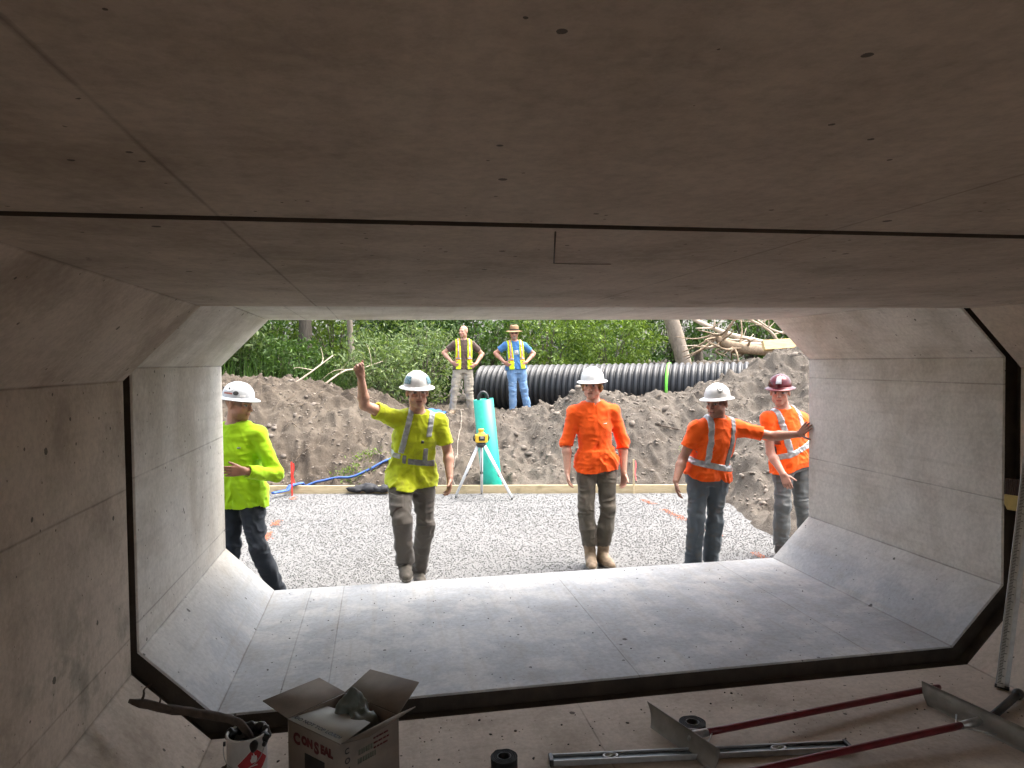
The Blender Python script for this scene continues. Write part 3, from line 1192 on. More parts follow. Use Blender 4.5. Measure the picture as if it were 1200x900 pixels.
    paint(g_(fz, 0.006, 0.004) * (np.abs(np.abs(fx) - 0.031) < 0.016) * (fy > 0.055), (0.08, 0.04, 0.03), 0.7)
    if S.get('goatee'):
        m = ((fy > 0.05) & (np.abs(fx) < 0.034) & (fz < -0.045) & ~((np.abs(fz + 0.0675) < 0.008) & (np.abs(fx) < 0.02)))
        paint(m * 1.0, S['goatee'], 0.85)
    if S.get('sidehair', True):
        m = smooth((fz + 0.012 + 0.25 * np.clip(fy, -0.1, 0.08)) / 0.02) * (fy < 0.06) * (np.abs(fx) < 0.08)
        m = np.maximum(m, smooth((-fy - 0.055) / 0.02) * (fz > -0.06))
        m = m * ~((np.abs(fx) > 0.070) & (np.abs(fy + 0.012) < 0.024) & (fz < 0.024))
        paint(m, hairc, S.get('sidehair_a', 0.75))
    # work-worn hands
    for sd in 'rl':
        dd = np.linalg.norm(V - (J[sd + 'w'] + nrm(S['hand_' + sd]['D']) * 0.09), axis=1)
        m = smooth((0.14 - dd) / 0.05)[:, None] * S.get('dirty', 0.3)
        C = C * (1 - m) + C * np.array([0.5, 0.45, 0.42]) * m
    V = relax(V, Q, 1, 0.4)
    mesh_np('body', V, Q, M_SKIN, root, True, base, np.clip(C, 0.005, 1))

    # ---- hair that sticks out below the hat
    if S.get('longhair'):
        Hf = Field(hd - 0.2, hd + 0.2, 0.006)
        Hf.ell(hp(0, -0.030, 0.012), hax, (0.086, 0.092, 0.092), 0)
        Hf.ell(hp(0, -0.060, -0.040), hax, (0.074, 0.050, 0.055), 0.03)
        for q in (-1, 1):
            Hf.ell(hp(q * 0.074, -0.004, -0.020), hax, (0.020, 0.036, 0.045), 0.02)
        Hf.ell(hp(0, 0.085, -0.04), hax, (0.062, 0.10, 0.105), 0.01, sub=True)
        Hf.band(lambda P: -0.008 * np.abs(vnoise(P * np.array([70, 70, 22], np.float32))) + 0.006 * vnoise(P * 30))
        v, q_ = Hf.mesh()
        hc = np.tile(np.array(S['longhair']), (len(v), 1)) * (0.8 + 0.4 * np.abs(vnoise(v * np.array([90, 90, 18]))))[:, None]
        mesh_np('hair', v, q_, M_HAIR, root, True, base, hc)

    # ---- trousers
    hv_ = S.get('vox_c', 0.0066)
    sd_ = S.get('seed', 0) * 7.3
    Tf = Field(lo, hi, hv_)
    fT = tor.f([-0.16, 0.0, 0.16], [0.158, 0.162, 0.146], [0.112, 0.114, 0.104])
    Tf.fn(tor.Hc - 0.3, tor.Hc + 0.3, fT, 0.02)
    cuff = S.get('cuff', 0.06)
    for sd in 'rl':
        hp_, kn, an = J[sd + 'h'], J[sd + 'k'], J[sd + 'a']
        dr = nrm(an - kn)
        end = an - dr * (0.015 if S.get('cuff') is None else cuff)
        Tf.cone(hp_ + up * 0.0, hp_ + (kn - hp_) * 0.35, 0.094, 0.090, 0.045)
        Tf.cone(hp_ + (kn - hp_) * 0.35, kn, 0.090, 0.073, 0.03)
        Tf.cone(kn, kn + (end - kn) * 0.5, 0.073, 0.071, 0.02)

        def fl(P, kn=kn, end=end, dr=dr):
            a_ = kn + (end - kn) * 0.5
            c_ = f_cone(P, a_, end + dr * 0.08, 0.071, 0.069)
            return np.maximum(c_, (P - end.astype(np.float32)) @ dr.astype(np.float32))
        Tf.fn(np.minimum(kn, end) - 0.13, np.maximum(kn, end) + 0.13, fl, 0.02)

    def wr_pants(P):
        u, v, t = tor.uvt(P)
        n1 = 1 - np.abs(vnoise(P * np.array([10, 10, 24], np.float32) + sd_ + 0.9 * vnoise(P * 7 + sd_)[..., None]))
        n2 = vnoise(P * 7 + sd_ + 4)
        n3 = 1 - np.abs(vnoise(P * np.array([20, 20, 9], np.float32) + sd_))
        dk = np.minimum.reduce([np.linalg.norm(P - J[k].astype(np.float32), axis=-1) for k in ('rk', 'lk', 'ra', 'la')])
        wgt = 0.45 + 0.9 * np.exp(-(dk / 0.16) ** 2)
        return -0.017 * (n1 - 0.6) * wgt - 0.010 * n2 - 0.009 * (n3 - 0.65) - 0.002
    Tf.band(wr_pants)
    fullT = Tf.clone()
    V, Q = Tf.mesh()
    V = relax(V, Q, 1, 0.4)
    mesh_np('trousers', V, Q, S['pants'], root, True, base)
    if S.get('cargo'):
        for sd in S['cargo']:
            hp_, kn = J[sd + 'h'], J[sd + 'k']
            c_ = hp_ + (kn - hp_) * 0.62 + (tor.lat if sd == 'l' else -tor.lat) * 0.055 + tor.fw * 0.045
            f2 = fullT.clone()
            f2.d -= 0.008
            Fax = np.stack([tor.lat, tor.fw, tor.ax])
            R_ = 0.12
            sl, P = f2.block(c_ - R_, c_ + R_)
            q = np.abs((P - c_.astype(np.float32)) @ Fax.T.astype(np.float32))
            dd = np.maximum.reduce([q[..., 0] - 0.062, q[..., 1] - 0.085, q[..., 2] - 0.078])
            nd = np.full_like(f2.d, 0.3)
            nd[sl] = np.maximum(f2.d[sl], dd)
            f2.d = np.maximum(nd, -(fullT.d + 0.016))
            v, q_ = f2.mesh()
            mesh_np('cargo_pocket', v, q_, S['pants'], root, True, base)

    # ---- shirt
    hv_ = S.get('vox_c', 0.0066)
    Sf = Field(lo, hi, hv_)
    hem = S['hem']                                     # metres below the hip centre
    th = -hem / tor.L
    bag = S.get('bag', 0.0)
    Tn = [th - 0.06, 0.0, 0.30, 0.62, 0.86, 1.0]
    An = [0.172 + bag, 0.176 + bag, 0.158 + bag, 0.174, 0.150, 0.085]
    Bn = [0.128 + bag * 0.6, 0.126 + bag * 0.6, 0.118 + bag * 0.5, 0.126, 0.105, 0.075]
    fS = tor.f(Tn, An, Bn)
    Sf.fn(mid - ext - [0, 0, 0.1], mid + ext, fS, 0.02)
    # the skirt of the shirt hangs over the trousers
    sl, P = Sf.block(tor.Hc - [0.3, 0.3, 0.3], tor.Hc + [0.3, 0.3, 0.2])
    u_, v_, t_ = tor.uvt(P)
    hemw = hem + 0.010 * np.sin(u_ * 21 + sd_) + 0.008 * vnoise(P * 9 + sd_)
    sk_ = np.maximum.reduce([fullT.d[sl] - 0.012, -(t_ * tor.L + hemw), (t_ - 0.2) * tor.L])
    Sf.d[sl] = np.maximum(smin(Sf.d[sl], sk_, 0.03), -(t_ * tor.L + hemw))
    lens = S.get('sleeve', {'r': ('short', 0.85), 'l': ('short', 0.85)})
    hollows, trims = [], []
    for sd in 'rl':
        sh, el, wr = J[sd + 's'], J[sd + 'e'], J[sd + 'w']
        sh = sh - up * 0.018 + (tor.N - sh) * 0.06
        Sf.cone(tor.N - tor.ax * 0.020, sh, 0.060, 0.062, 0.06)
        kind, frac = lens[sd]
        if kind == 'short':
            end = sh + (el - sh) * frac
            dr = nrm(el - sh)
            r0, r1 = 0.064, 0.070

            def fs(P, sh=sh, end=end, dr=dr, r0=r0, r1=r1):
                c_ = f_cone(P, sh, end + dr * 0.1, r0, r1 * 0.99)
                return np.maximum(c_, (P - end.astype(np.float32)) @ dr.astype(np.float32))
            Sf.fn(np.minimum(sh, end) - 0.13, np.maximum(sh, end) + 0.13, fs, 0.035)
            hollows.append((end - dr * 0.02, end + dr * 0.05, r1 - 0.017))
            trims.append((end, dr))
        else:
            end = el + (wr - el) * frac
            dr = nrm(wr - el)
            Sf.cone(sh, el, 0.063, 0.058, 0.03)

            def fs(P, el=el, end=end, dr=dr):
                c_ = f_cone(P, el, end + dr * 0.08, 0.059, 0.047)
                return np.maximum(c_, (P - end.astype(np.float32)) @ dr.astype(np.float32))
            Sf.fn(np.minimum(el, end) - 0.12, np.maximum(el, end) + 0.12, fs, 0.02)
            hollows.append((end - dr * 0.01, end + dr * 0.06, 0.040))
            trims.append((end, dr))
    sd_ = S.get('seed', 0) * 7.3

    def wr_shirt(P):
        u, v, t = tor.uvt(P)
        w = P + 0.03 * vnoise(P * 6 + sd_)[..., None]
        a = (u * 0.75 + 0.45 * t * tor.L * np.sign(u + 0.001))
        n1 = 1 - np.abs(vnoise(np.stack([a * 25, v * 10, t * tor.L * 6 + sd_], -1) + 0.5 * vnoise(w * 6)[..., None]))
        n2 = vnoise(w * 8 + sd_)
        n3 = 1 - np.abs(vnoise(w * np.array([17, 17, 26], np.float32) + sd_))
        low = smooth((0.62 - t) / 0.5)
        return -0.020 * (n1 - 0.6) * (0.4 + 0.8 * low) - 0.006 * n2 - 0.008 * (n3 - 0.65) - 0.002
    Sf.band(wr_shirt)
    sl, P = Sf.block(tor.Hc - [0.32, 0.32, 0.34], tor.Hc + [0.32, 0.32, 0.0])
    u_, v_, t_ = tor.uvt(P)
    side_ = np.abs(u_) < 0.21 if S.get('arms_low', True) else np.abs(u_) < 9
    cut_ = -(t_ * tor.L + hem + 0.008 * np.sin(u_ * 19 + sd_) + 0.006 * np.sin(v_ * 30 + sd_))
    Sf.d[sl] = np.where(side_, np.maximum(Sf.d[sl], cut_), Sf.d[sl])
    for en, dr in trims:
        def ft_(P, en=en, dr=dr):
            q = P - en.astype(np.float32)
            al = q @ dr.astype(np.float32)
            rd = np.linalg.norm(q - al[..., None] * dr.astype(np.float32), axis=-1)
            return np.maximum.reduce([rd - 0.10, -al, al - 0.06])
        Sf.fn(en - 0.14, en + 0.14, ft_, 0, 'cut')
    nk0, nk1 = tor.N - tor.ax * 0.012 + tor.fw * 0.016, tor.N + tor.ax * 0.12
    Sf.fn(nk0 - 0.2, nk1 + 0.2, lambda P: f_cone(P, nk0, nk1, 0.067, 0.085), 0, 'cut')
    for a, b, r in hollows:
        Sf.fn(np.minimum(a, b) - r - 0.02, np.maximum(a, b) + r + 0.02, lambda P, a=a, b=b, r=r: f_cone(P, a, b, r, r), 0, 'cut')
    full = Sf.clone()
    V, Q = Sf.mesh()
    V = relax(V, Q, 1, 0.4)
    mesh_np('shirt', V, Q, S['shirt'], root, True, base)

    # ---- reflective tape sewn on the shirt
    _m = np.abs(full.d) < 0.03
    _I = np.argwhere(_m)
    _u, _v, _t = tor.uvt(full.lo + _I.astype(np.float32) * full.h)
    _d0 = full.d[_m]
    _arms = np.abs(_u) - (np.interp(_t, Tn, An) * gw + 0.015)

    def strip(name, fnc, mat, lift=0.0035):
        f2 = Field.__new__(Field)
        f2.h, f2.lo, f2.n, f2.ax = full.h, full.lo, full.n, full.ax
        f2.d = np.full(full.d.shape, 0.3, np.float32)
        vals = fnc(_u, _v, _t).astype(np.float32)
        f2.d[_m] = np.maximum.reduce([_d0 - lift, vals, -(_d0 + 0.014)])
        v, q_ = f2.mesh()
        if len(v) > 20:
            mesh_np(name, v, q_, mat, root, True, base)

    for st_ in S.get('stripes', []):
        if st_[0] == 'band':
            _, tc, hw, mt = st_[:4]
            slope = st_[4] if len(st_) > 4 else 0.0
            urange = st_[5] if len(st_) > 5 else (-1, 1)
            strip('reflective_stripe', lambda u, v, t: np.maximum.reduce([np.abs((t - tc) * tor.L - slope * u) - hw, _arms, urange[0] - u, u - urange[1]]), mt)
        else:
            _, uc, hw, t0, t1, mt = st_[:6]
            lean = st_[6] if len(st_) > 6 else 0.0
            both = len(st_) > 7
            strip('reflective_stripe', lambda u, v, t: np.maximum.reduce([np.abs(u - uc - lean * (t - 0.6)) - hw, (t0 - t) * tor.L, (t - t1) * tor.L, -v - 0.03]), mt, 0.0045)
    if S.get('vest'):
        def fvest(u, v, t):
            opening = np.interp(t, [-0.3, 0.2, 0.7, 1.0], [0.075, 0.062, 0.066, 0.070])
            front = np.where(v > 0, opening - np.abs(u), -1)
            nk_ = np.where(t > 0.8, 0.075 - np.abs(u), -1)
            return np.maximum.reduce([front, nk_, np.abs(u) - 0.165, (-0.02 - t) * tor.L])
        for q in (-1, 1):
            strip('vest_panel', lambda u, v, t: np.maximum(fvest(u, v, t), -q * u), M_VEST, 0.010)
            strip('orange_tape', lambda u, v, t: np.maximum.reduce([np.abs(np.abs(u) - 0.112) - 0.026, (0.34 - t) * tor.L, fvest(u, v, t) + 0.004, -q * u]), M_VORG, 0.0125)
            strip('orange_tape', lambda u, v, t: np.maximum.reduce([np.abs((t - 0.36) * tor.L) - 0.032, fvest(u, v, t) + 0.004, -q * u]), M_VORG, 0.0135)
            strip('reflective_stripe', lambda u, v, t: np.maximum.reduce([np.abs(np.abs(u) - 0.112) - 0.013, (0.37 - t) * tor.L, fvest(u, v, t) + 0.004, -q * u]), M_TAPE, 0.0155)
            strip('reflective_stripe', lambda u, v, t: np.maximum.reduce([np.abs((t - 0.36) * tor.L) - 0.016, fvest(u, v, t) + 0.004, -q * u]), M_TAPE, 0.0165)
    for (uc, tc, su, stt, mt, nm) in S.get('marks', []):
        strip(nm, lambda u, v, t: np.maximum.reduce([np.abs(u - uc) - su, np.abs((t - tc) * tor.L) - stt, -v]), mt, 0.004)

    # ---- boots
    for sd in 'rl':
        an, kn = J[sd + 'a'], J[sd + 'k']
        ft = nrm(S.get('toe_' + sd, tor.fw * [1, 1, 0]))
        tip = S.get('tip_' + sd, 0.0)
        zs = an[2] - 0.090
        bf = Field(an - [0.26, 0.26, 0.15], an + [0.26, 0.26, 0.26], 0.007)
        hl_ = an - ft * 0.045 - up * 0.045
        ball = an + ft * 0.120 - up * 0.052
        toe = an + ft * 0.185 - up * 0.060
        bf.cone(hl_, ball, 0.043, 0.046, 0.02)
        bf.cone(ball, toe, 0.046, 0.036, 0.02)
        bf.cone(an + ft * 0.02, ball, 0.048, 0.038, 0.03)
        shaft = S.get('shaft', 0.10)
        sh_end = an + nrm(kn - an) * shaft
        bf.cone(an - up * 0.02, sh_end, 0.053, 0.058 if shaft > 0.12 else 0.052, 0.02)
        bf.band(lambda P: -0.006 * (1 - np.abs(vnoise(P * np.array([20, 20, 32], np.float32))) - 0.5))
        up_f = bf.clone()
        up_f.fn(an - 0.3, an + 0.3, lambda P: (zs + 0.022) - P[..., 2], 0, 'and')
        v, q_ = up_f.mesh()
        so = bf.clone()
        so.d -= 0.006
        so.fn(an - 0.3, an + 0.3, lambda P: np.maximum(P[..., 2] - (zs + 0.024), zs - P[..., 2]), 0, 'and')
        # sole is a slab: fill straight down from its top outline
        k = int(round((zs + 0.03 - so.lo[2]) / so.h))
        v2, q2 = so.mesh()
        bt = mesh_np('boot', v, q_, S['boot'], root, True, base)
        if len(v2):
            mesh_np('sole', v2, q2, M_SOLE, bt, True, base)

    # ---- hat
    hk = S.get('hat')
    if hk:
        V0, dq, T0, bq = hat_shell('straw' if hk == 'straw' else 'hard')
        tl = Matrix.Rotation(math.radians(S.get('hat_tilt', 0)), 3, 'X')
        Mh = np.array(tl)
        hx = np.stack([-hl, hf, hu])                    # local X = own right
        zoff = S.get('hat_z', 0.054)
        Vw = hd + ((V0 @ Mh.T) * hs * 0.85 + np.array([0, -0.012, zoff])) @ hx
        hm = S['hatmat']
        dome = mesh_np('hard_hat' if hk != 'straw' else 'straw_hat', Vw, [dq, T0], hm, root, True, base)
        mesh_np('brim', Vw, bq, S.get('brimmat', hm), dome, True, base)

        def patch(name, a0, a1, z0, z1, mat, lift=0.002, rnd=False):
            """flat mark that follows the dome: angles in degrees from straight ahead towards own left"""
            nn, mm = 12, 8
            pv = []
            for i in range(nn + 1):
                for j in range(mm + 1):
                    s_, t_ = i / nn * 2 - 1, j / mm * 2 - 1
                    if rnd:
                        s2 = s_ * math.sqrt(1 - t_ * t_ / 2)
                        t2 = t_ * math.sqrt(1 - s_ * s_ / 2)
                        s_, t_ = s2, t2
                    a = math.radians((a0 + a1) / 2 + (a1 - a0) / 2 * s_)
                    z = (z0 + z1) / 2 + (z1 - z0) / 2 * t_
                    fr_ = min(1.0, max(0.05, z / 0.128)) ** (1 / 0.85)
                    f_ = math.sin(math.acos(min(1, fr_)))
                    p = np.array([-math.sin(a) * 0.116 * f_, math.cos(a) * 0.140 * f_, z])
                    nrm_ = nrm([p[0] / 0.116 ** 2, p[1] / 0.14 ** 2, p[2] / 0.128 ** 2])
                    pv.append(p + nrm_ * (lift + 0.004))
            pv = np.array(pv)
            pw = hd + ((pv @ Mh.T) * hs * 0.85 + np.array([0, -0.012, zoff])) @ hx
            ii = np.arange((nn + 1) * (mm + 1)).reshape(nn + 1, mm + 1)
            qq = np.stack([ii[:-1, :-1], ii[:-1, 1:], ii[1:, 1:], ii[1:, :-1]], -1).reshape(-1, 4)
            mesh_np(name, pw, qq, mat, dome, True, base)
        for args in S.get('stickers', []):
            patch(*args)
        # suspension band seen under the shell
        bn = []
        for z in (-0.012, 0.012):
            for j in range(40):
                a = 2 * math.pi * j / 40
                bn.append((math.cos(a) * 0.088, math.sin(a) * 0.106 + 0.004, z + 0.012))
        bq2 = np.array([(j, (j + 1) % 40, 40 + (j + 1) % 40, 40 + j) for j in range(40)])
        bw = hd + ((np.array(bn) @ Mh.T) * hs + np.array([0, -0.012, zoff])) @ hx
        mesh_np('headband', bw, bq2, M_BLACKP, dome, True, base)
    if S.get('glasses'):
        gv = Field(hd - 0.14, hd + 0.14, 0.005)
        for q in (-1, 1):
            gv.ell(hp(q * 0.032, 0.088, -0.002), hax, (0.028, 0.008, 0.017), 0.004)
            gv.cone(hp(q * 0.058, 0.080, 0.004), hp(q * 0.082, -0.01, 0.002), 0.004, 0.004, 0.004)
        gv.cone(hp(-0.01, 0.096, 0.004), hp(0.01, 0.096, 0.004), 0.004, 0.004, 0.004)
        v, q_ = gv.mesh()
        mesh_np('sunglasses', v, q_, M_BLACKP, root, True, base)
    if S.get('phone'):
        c_ = J['rh'] + np.array([-0.11, -0.02, 0.10])
        bm = box_bm(0.03, 0.075, 0.12, tuple(c_ - base))
        bm_obj('belt_pouch', bm, M_BLACKP, root, bevel=0.008)
    return root


JOINTS = {
1:dict(hd=(-2.385,6.12,1.491),nk=(-2.425,6.15,1.318),rs=(-2.615,6.22,1.256),ls=(-2.22,6.08,1.258),re=(-2.688,6.34,0.917),rw=(-2.62,6.22,0.708),le=(-2.11,6.05,0.917),lw=(-2.306,5.83,0.984),rh=(-2.496,6.2,0.76),lh=(-2.316,6.16,0.76),rk=(-2.47,6.12,0.35),ra=(-2.555,6.2,-0.08),lk=(-2.246,6,0.36),la=(-2.105,6.1,-0.08)),
2:dict(hd=(-0.959,6.05,1.563),nk=(-0.959,6.12,1.374),rs=(-1.172,6.12,1.364),re=(-1.391,5.98,1.463),rw=(-1.412,5.9,1.701),ls=(-0.758,6.12,1.318),le=(-0.702,6.14,1.038),lw=(-0.702,6.02,0.837),rh=(-1.108,6.18,0.84),lh=(-0.927,6.2,0.82),rk=(-1.108,5.86,0.532),ra=(-1.084,5.95,0.15),lk=(-0.897,6.2,0.412),la=(-0.957,6.45,-0.06)),
3:dict(hd=(0.726,6.63,1.575),nk=(0.745,6.67,1.401),rs=(0.542,6.67,1.324),re=(0.49,6.71,1.01),rw=(0.475,6.63,0.751),ls=(0.959,6.67,1.322),le=(1.056,6.71,1.001),lw=(1.035,6.63,0.721),rh=(0.678,6.69,0.83),lh=(0.875,6.69,0.83),rk=(0.662,6.65,0.38),ra=(0.713,6.69,-0.08),lk=(0.876,6.65,0.38),la=(0.833,6.69,-0.08)),
4:dict(hd=(1.719,6.06,1.413),nk=(1.756,6.12,1.261),rs=(1.531,6.1,1.198),re=(1.425,6.14,0.903),rw=(1.307,6.02,0.725),ls=(1.985,6.14,1.183),le=(2.243,6.04,1.098),lw=(2.4,5.84,1.13),rh=(1.582,6.16,0.75),lh=(1.784,6.18,0.75),rk=(1.536,6.1,0.34),ra=(1.515,6.15,-0.08),lk=(1.728,6.12,0.34),la=(1.715,6.2,-0.08)),
5:dict(hd=(2.601,6.5,1.479),nk=(2.668,6.55,1.298),rs=(2.472,6.53,1.228),re=(2.512,6.52,0.874),rw=(2.553,6.36,0.685),ls=(2.9,6.58,1.205),le=(3.04,6.62,0.904),lw=(3.013,6.52,0.643),rh=(2.664,6.56,0.78),lh=(2.885,6.6,0.78),rk=(2.628,6.5,0.36),ra=(2.657,6.58,-0.08),lk=(2.872,6.55,0.36),la=(2.974,6.62,-0.08)),
6:dict(hd=(0.382,14.3,2.418),nk=(0.384,14.34,2.241),rs=(0.196,14.34,2.183),re=(-0.003,14.42,2),rw=(0.148,14.26,1.802),ls=(0.58,14.34,2.172),le=(0.769,14.42,1.967),lw=(0.615,14.26,1.763),rh=(0.291,14.34,1.682),lh=(0.47,14.34,1.679),rk=(0.187,14.3,1.251),ra=(0.151,14.34,0.851),lk=(0.477,14.3,1.246),la=(0.519,14.34,0.859)),
7:dict(hd=(1.407,14.3,2.388),nk=(1.421,14.34,2.209),rs=(1.225,14.34,2.15),re=(1.039,14.42,1.982),rw=(1.201,14.26,1.79),ls=(1.631,14.34,2.139),le=(1.832,14.42,1.966),lw=(1.637,14.26,1.785),rh=(1.362,14.34,1.668),lh=(1.546,14.34,1.665),rk=(1.367,14.3,1.247),ra=(1.37,14.34,0.822),lk=(1.595,14.3,1.242),la=(1.678,14.34,0.832)),
}

hang_r = dict(D=(0.05, -0.15, -1), N=(0.75, -0.3, 0), curl=0.42)
hang_l = dict(D=(-0.05, -0.15, -1), N=(-0.75, -0.3, 0), curl=0.42)
PEOPLE = {
    1: dict(ground=GZ, girth=1.12, head=(66, 8, 0), headfw=(0, -1, 0), skin=(0.40, 0.20, 0.125), hair=(0.10, 0.055, 0.03), stubble=0.45,
            hand_r=dict(D=(0, -0.3, -1), N=(1, 0, 0), curl=0.4), hand_l=dict(D=(-1, -0.32, 0.06), N=(0.2, 1, -0.1), curl=(0.20, 0.25, 0.28, 0.32), thumb=(0.75, 0.5, 0.1)), dirty=0.6,
            shirt=M_LIME, hem=0.10, bag=0.0, sleeve={'r': ('long', 0.9), 'l': ('long', 0.90)}, pants=M_JEANS_DARK, boot=M_BOOT_D,
            toe_r=(0.3, -1, 0), toe_l=(0.75, -0.7, 0), hat='hard', hatmat=M_HATG, hat_tilt=2, seed=1,
            marks=[(0.085, 0.70, 0.016, 0.006, M_TAPE_D, 'logo')],
            stickers=[('sticker', -112, -84, 0.050, 0.092, M_WHITEP, 0.002, True), ('sticker', -118, -82, 0.026, 0.040, M_REDP, 0.002), ('emblem', -80, -60, 0.022, 0.056, M_DARKP, 0.002, True), ('sticker', -102, -94, 0.064, 0.080, M_DARKP, 0.0035), ('label_plate', -56, -36, 0.010, 0.028, M_WHITEP, 0.002)]),
    2: dict(ground=GZ, girth=1.05, head=(6, 2, 0), headfw=(0.0, -1, 0), skin=(0.56, 0.31, 0.22), hair=(0.07, 0.045, 0.03), stubble=0.3,
            hand_r=dict(D=(-0.25, -0.35, 0.9), N=(0.35, -0.9, -0.2), curl=(0.95, 1.05, 1.1, 1.15), thumb=(0.95, 0.35, -0.1)),
            hand_l=dict(D=(-0.08, -0.3, -1), N=(-0.9, -0.25, 0), curl=(0.30, 0.42, 0.5, 0.55), thumb=(0.55, 0.75, 0.45)), dirty=0.55,
            shirt=M_YEL, hem=0.055, bag=0.002, sleeve={'r': ('short', 0.62), 'l': ('short', 0.72)}, pants=M_GREY, boot=M_SHOE, cargo='r',
            toe_r=(0.02, -1, 0), toe_l=(0.1, -1, 0), hat='hard', hatmat=M_HATW, hat_tilt=-4, seed=2,
            stripes=[('vert', -0.098, 0.024, 0.42, 1.2, M_TAPE, 0.10), ('vert', 0.100, 0.024, 0.70, 1.2, M_TAPE, 0.05), ('vert', 0.088, 0.022, 0.30, 0.52, M_TAPE_D), ('band', 0.34, 0.024, M_TAPE, -0.10, (-0.3, -0.115)), ('band', 0.30, 0.026, M_TAPE_D, -0.10, (-0.055, 0.3))],
            marks=[(0.055, 0.62, 0.013, 0.014, M_DARKP, 'badge'), (-0.085, 0.33, 0.016, 0.035, M_TAPE_D, 'tag')],
            stickers=[('sticker', 38, 76, 0.022, 0.085, M_TEAL, 0.002), ('sticker', -76, -38, 0.022, 0.085, M_TEAL, 0.002)]),
    3: dict(ground=GZ, girth=0.94, head=(-30, 2, 0), headfw=(0.0, -1, 0), skin=(0.58, 0.315, 0.225), hair=(0.35, 0.20, 0.09), stubble=0.05, longhair=(0.46, 0.25, 0.09), sidehair_a=0.8,
            hand_r=hang_r, hand_l=hang_l, dirty=0.25,
            shirt=M_ORG, hem=0.085, bag=0.0, sleeve={'r': ('long', 0.10), 'l': ('long', 0.20)}, pants=M_GREY2, boot=M_BOOT, shaft=0.15, cuff=0.10,
            toe_r=(-0.2, -1, 0), toe_l=(0.2, -1, 0), hat='hard', hatmat=M_HATW, hat_tilt=-2, seed=3, hat_z=0.050,
            marks=[(0.075, 0.66, 0.022, 0.005, M_WHITEP, 'logo'), (0.103, 0.655, 0.004, 0.004, M_DARKP, 'logo')]),
    4: dict(ground=GZ, girth=1.12, head=(-54, 4, 0), headfw=(0.0, -1, 0), skin=(0.44, 0.225, 0.15), hair=(0.05, 0.03, 0.02), stubble=0.5,
            hand_r=hang_r, hand_l=dict(D=(0.10, -0.75, 0.60), N=(1, 0.12, 0), curl=0.06, spread=0.10, thumb=(0.4, 0.85, 0.0)), dirty=0.55,
            shirt=M_ORG2, hem=0.03, bag=0.004, sleeve={'r': ('short', 0.62), 'l': ('short', 0.72)}, pants=M_DENIM, boot=M_BOOT_D,
            toe_r=(-0.3, -1, 0), toe_l=(0.1, -1, 0), hat='hard', hatmat=M_HATW, brimmat=M_HATW, hat_tilt=0, seed=4,
            stripes=[('vert', -0.105, 0.026, 0.22, 1.2, M_TAPE, -0.02), ('vert', 0.110, 0.028, 0.22, 1.2, M_TAPE_D, 0.02), ('band', 0.20, 0.028, M_TAPE, -0.06)],
            stickers=[('emblem', 34, 64, 0.056, 0.100, M_DARKP, 0.002, True), ('emblem', 36.5, 61.5, 0.0595, 0.0965, M_WHITEP, 0.0035, True), ('emblem', 43, 55, 0.075, 0.081, M_DARKP, 0.005)]),
    5: dict(ground=GZ, girth=1.08, head=(-36, 4, 0), headfw=(0, -1, 0), skin=(0.52, 0.275, 0.20), hair=(0.12, 0.06, 0.03), stubble=0.25,
            hand_r=dict(D=(0.25, -0.35, -1), N=(0.35, 0.7, 0), curl=(0.3, 0.4, 0.5, 0.55)), hand_l=hang_l, dirty=0.4,
            shirt=M_ORG2, hem=0.06, bag=0.010, sleeve={'r': ('short', 0.60), 'l': ('short', 0.62)}, pants=M_DENIM2, boot=M_BOOT_D,
            toe_r=(-0.1, -1, 0), toe_l=(0.2, -1, 0), hat='hard', hatmat=M_HATR, brimmat=M_ORGP if False else M_HATR, hat_tilt=-2, seed=5, phone=True,
            stripes=[('vert', -0.105, 0.027, 0.22, 1.2, M_TAPE, -0.02), ('vert', 0.105, 0.027, 0.55, 1.2, M_TAPE, 0.0), ('band', 0.24, 0.028, M_TAPE, 0.16)],
            stickers=[('sticker', -14, 14, 0.040, 0.105, M_TAPE, 0.002)]),
    6: dict(ground=0.76, vox=0.0075, vox_c=0.009, girth=1.0, head=(-42, 0, 0), headfw=(0.0, -1, 0), skin=(0.56, 0.30, 0.21), hair=(0.30, 0.20, 0.13), stubble=0.3, sidehair_a=0.35, headscale=1.0,
            hand_r=dict(D=(0.75, -0.45, -0.5), N=(0.5, 0.6, 0.2), curl=0.5), hand_l=dict(D=(-0.75, -0.45, -0.5), N=(-0.5, 0.6, 0.2), curl=0.5),
            shirt=M_BROWN, hem=0.02, bag=0.004, sleeve={'r': ('short', 0.62), 'l': ('short', 0.62)}, pants=M_KHAKI, boot=M_BOOT, cargo='rl', vest=True,
            toe_r=(-0.4, -1, 0), toe_l=(0.35, -1, 0), seed=6),
    7: dict(ground=0.74, vox=0.0075, vox_c=0.009, girth=1.0, head=(-9, 4, 0), headfw=(0.0, -1, 0), skin=(0.52, 0.26, 0.18), hair=(0.16, 0.10, 0.06), stubble=0.3, goatee=(0.36, 0.28, 0.22),
            hand_r=dict(D=(0.75, -0.45, -0.5), N=(0.5, 0.6, 0.2), curl=0.5), hand_l=dict(D=(-0.75, -0.45, -0.5), N=(-0.5, 0.6, 0.2), curl=0.5),
            shirt=M_BLUET, hem=0.02, bag=0.004, sleeve={'r': ('short', 0.60), 'l': ('short', 0.60)}, pants=M_BLUEJ, boot=M_BOOT, vest=True, glasses=True,
            toe_r=(-0.3, -1, 0), toe_l=(0.45, -1, 0), hat='straw', hatmat=M_STRAW, hat_z=0.048, seed=7,
            marks=[(0.0, 0.60, 0.045, 0.045, M_TAPE, 'print')]),
}
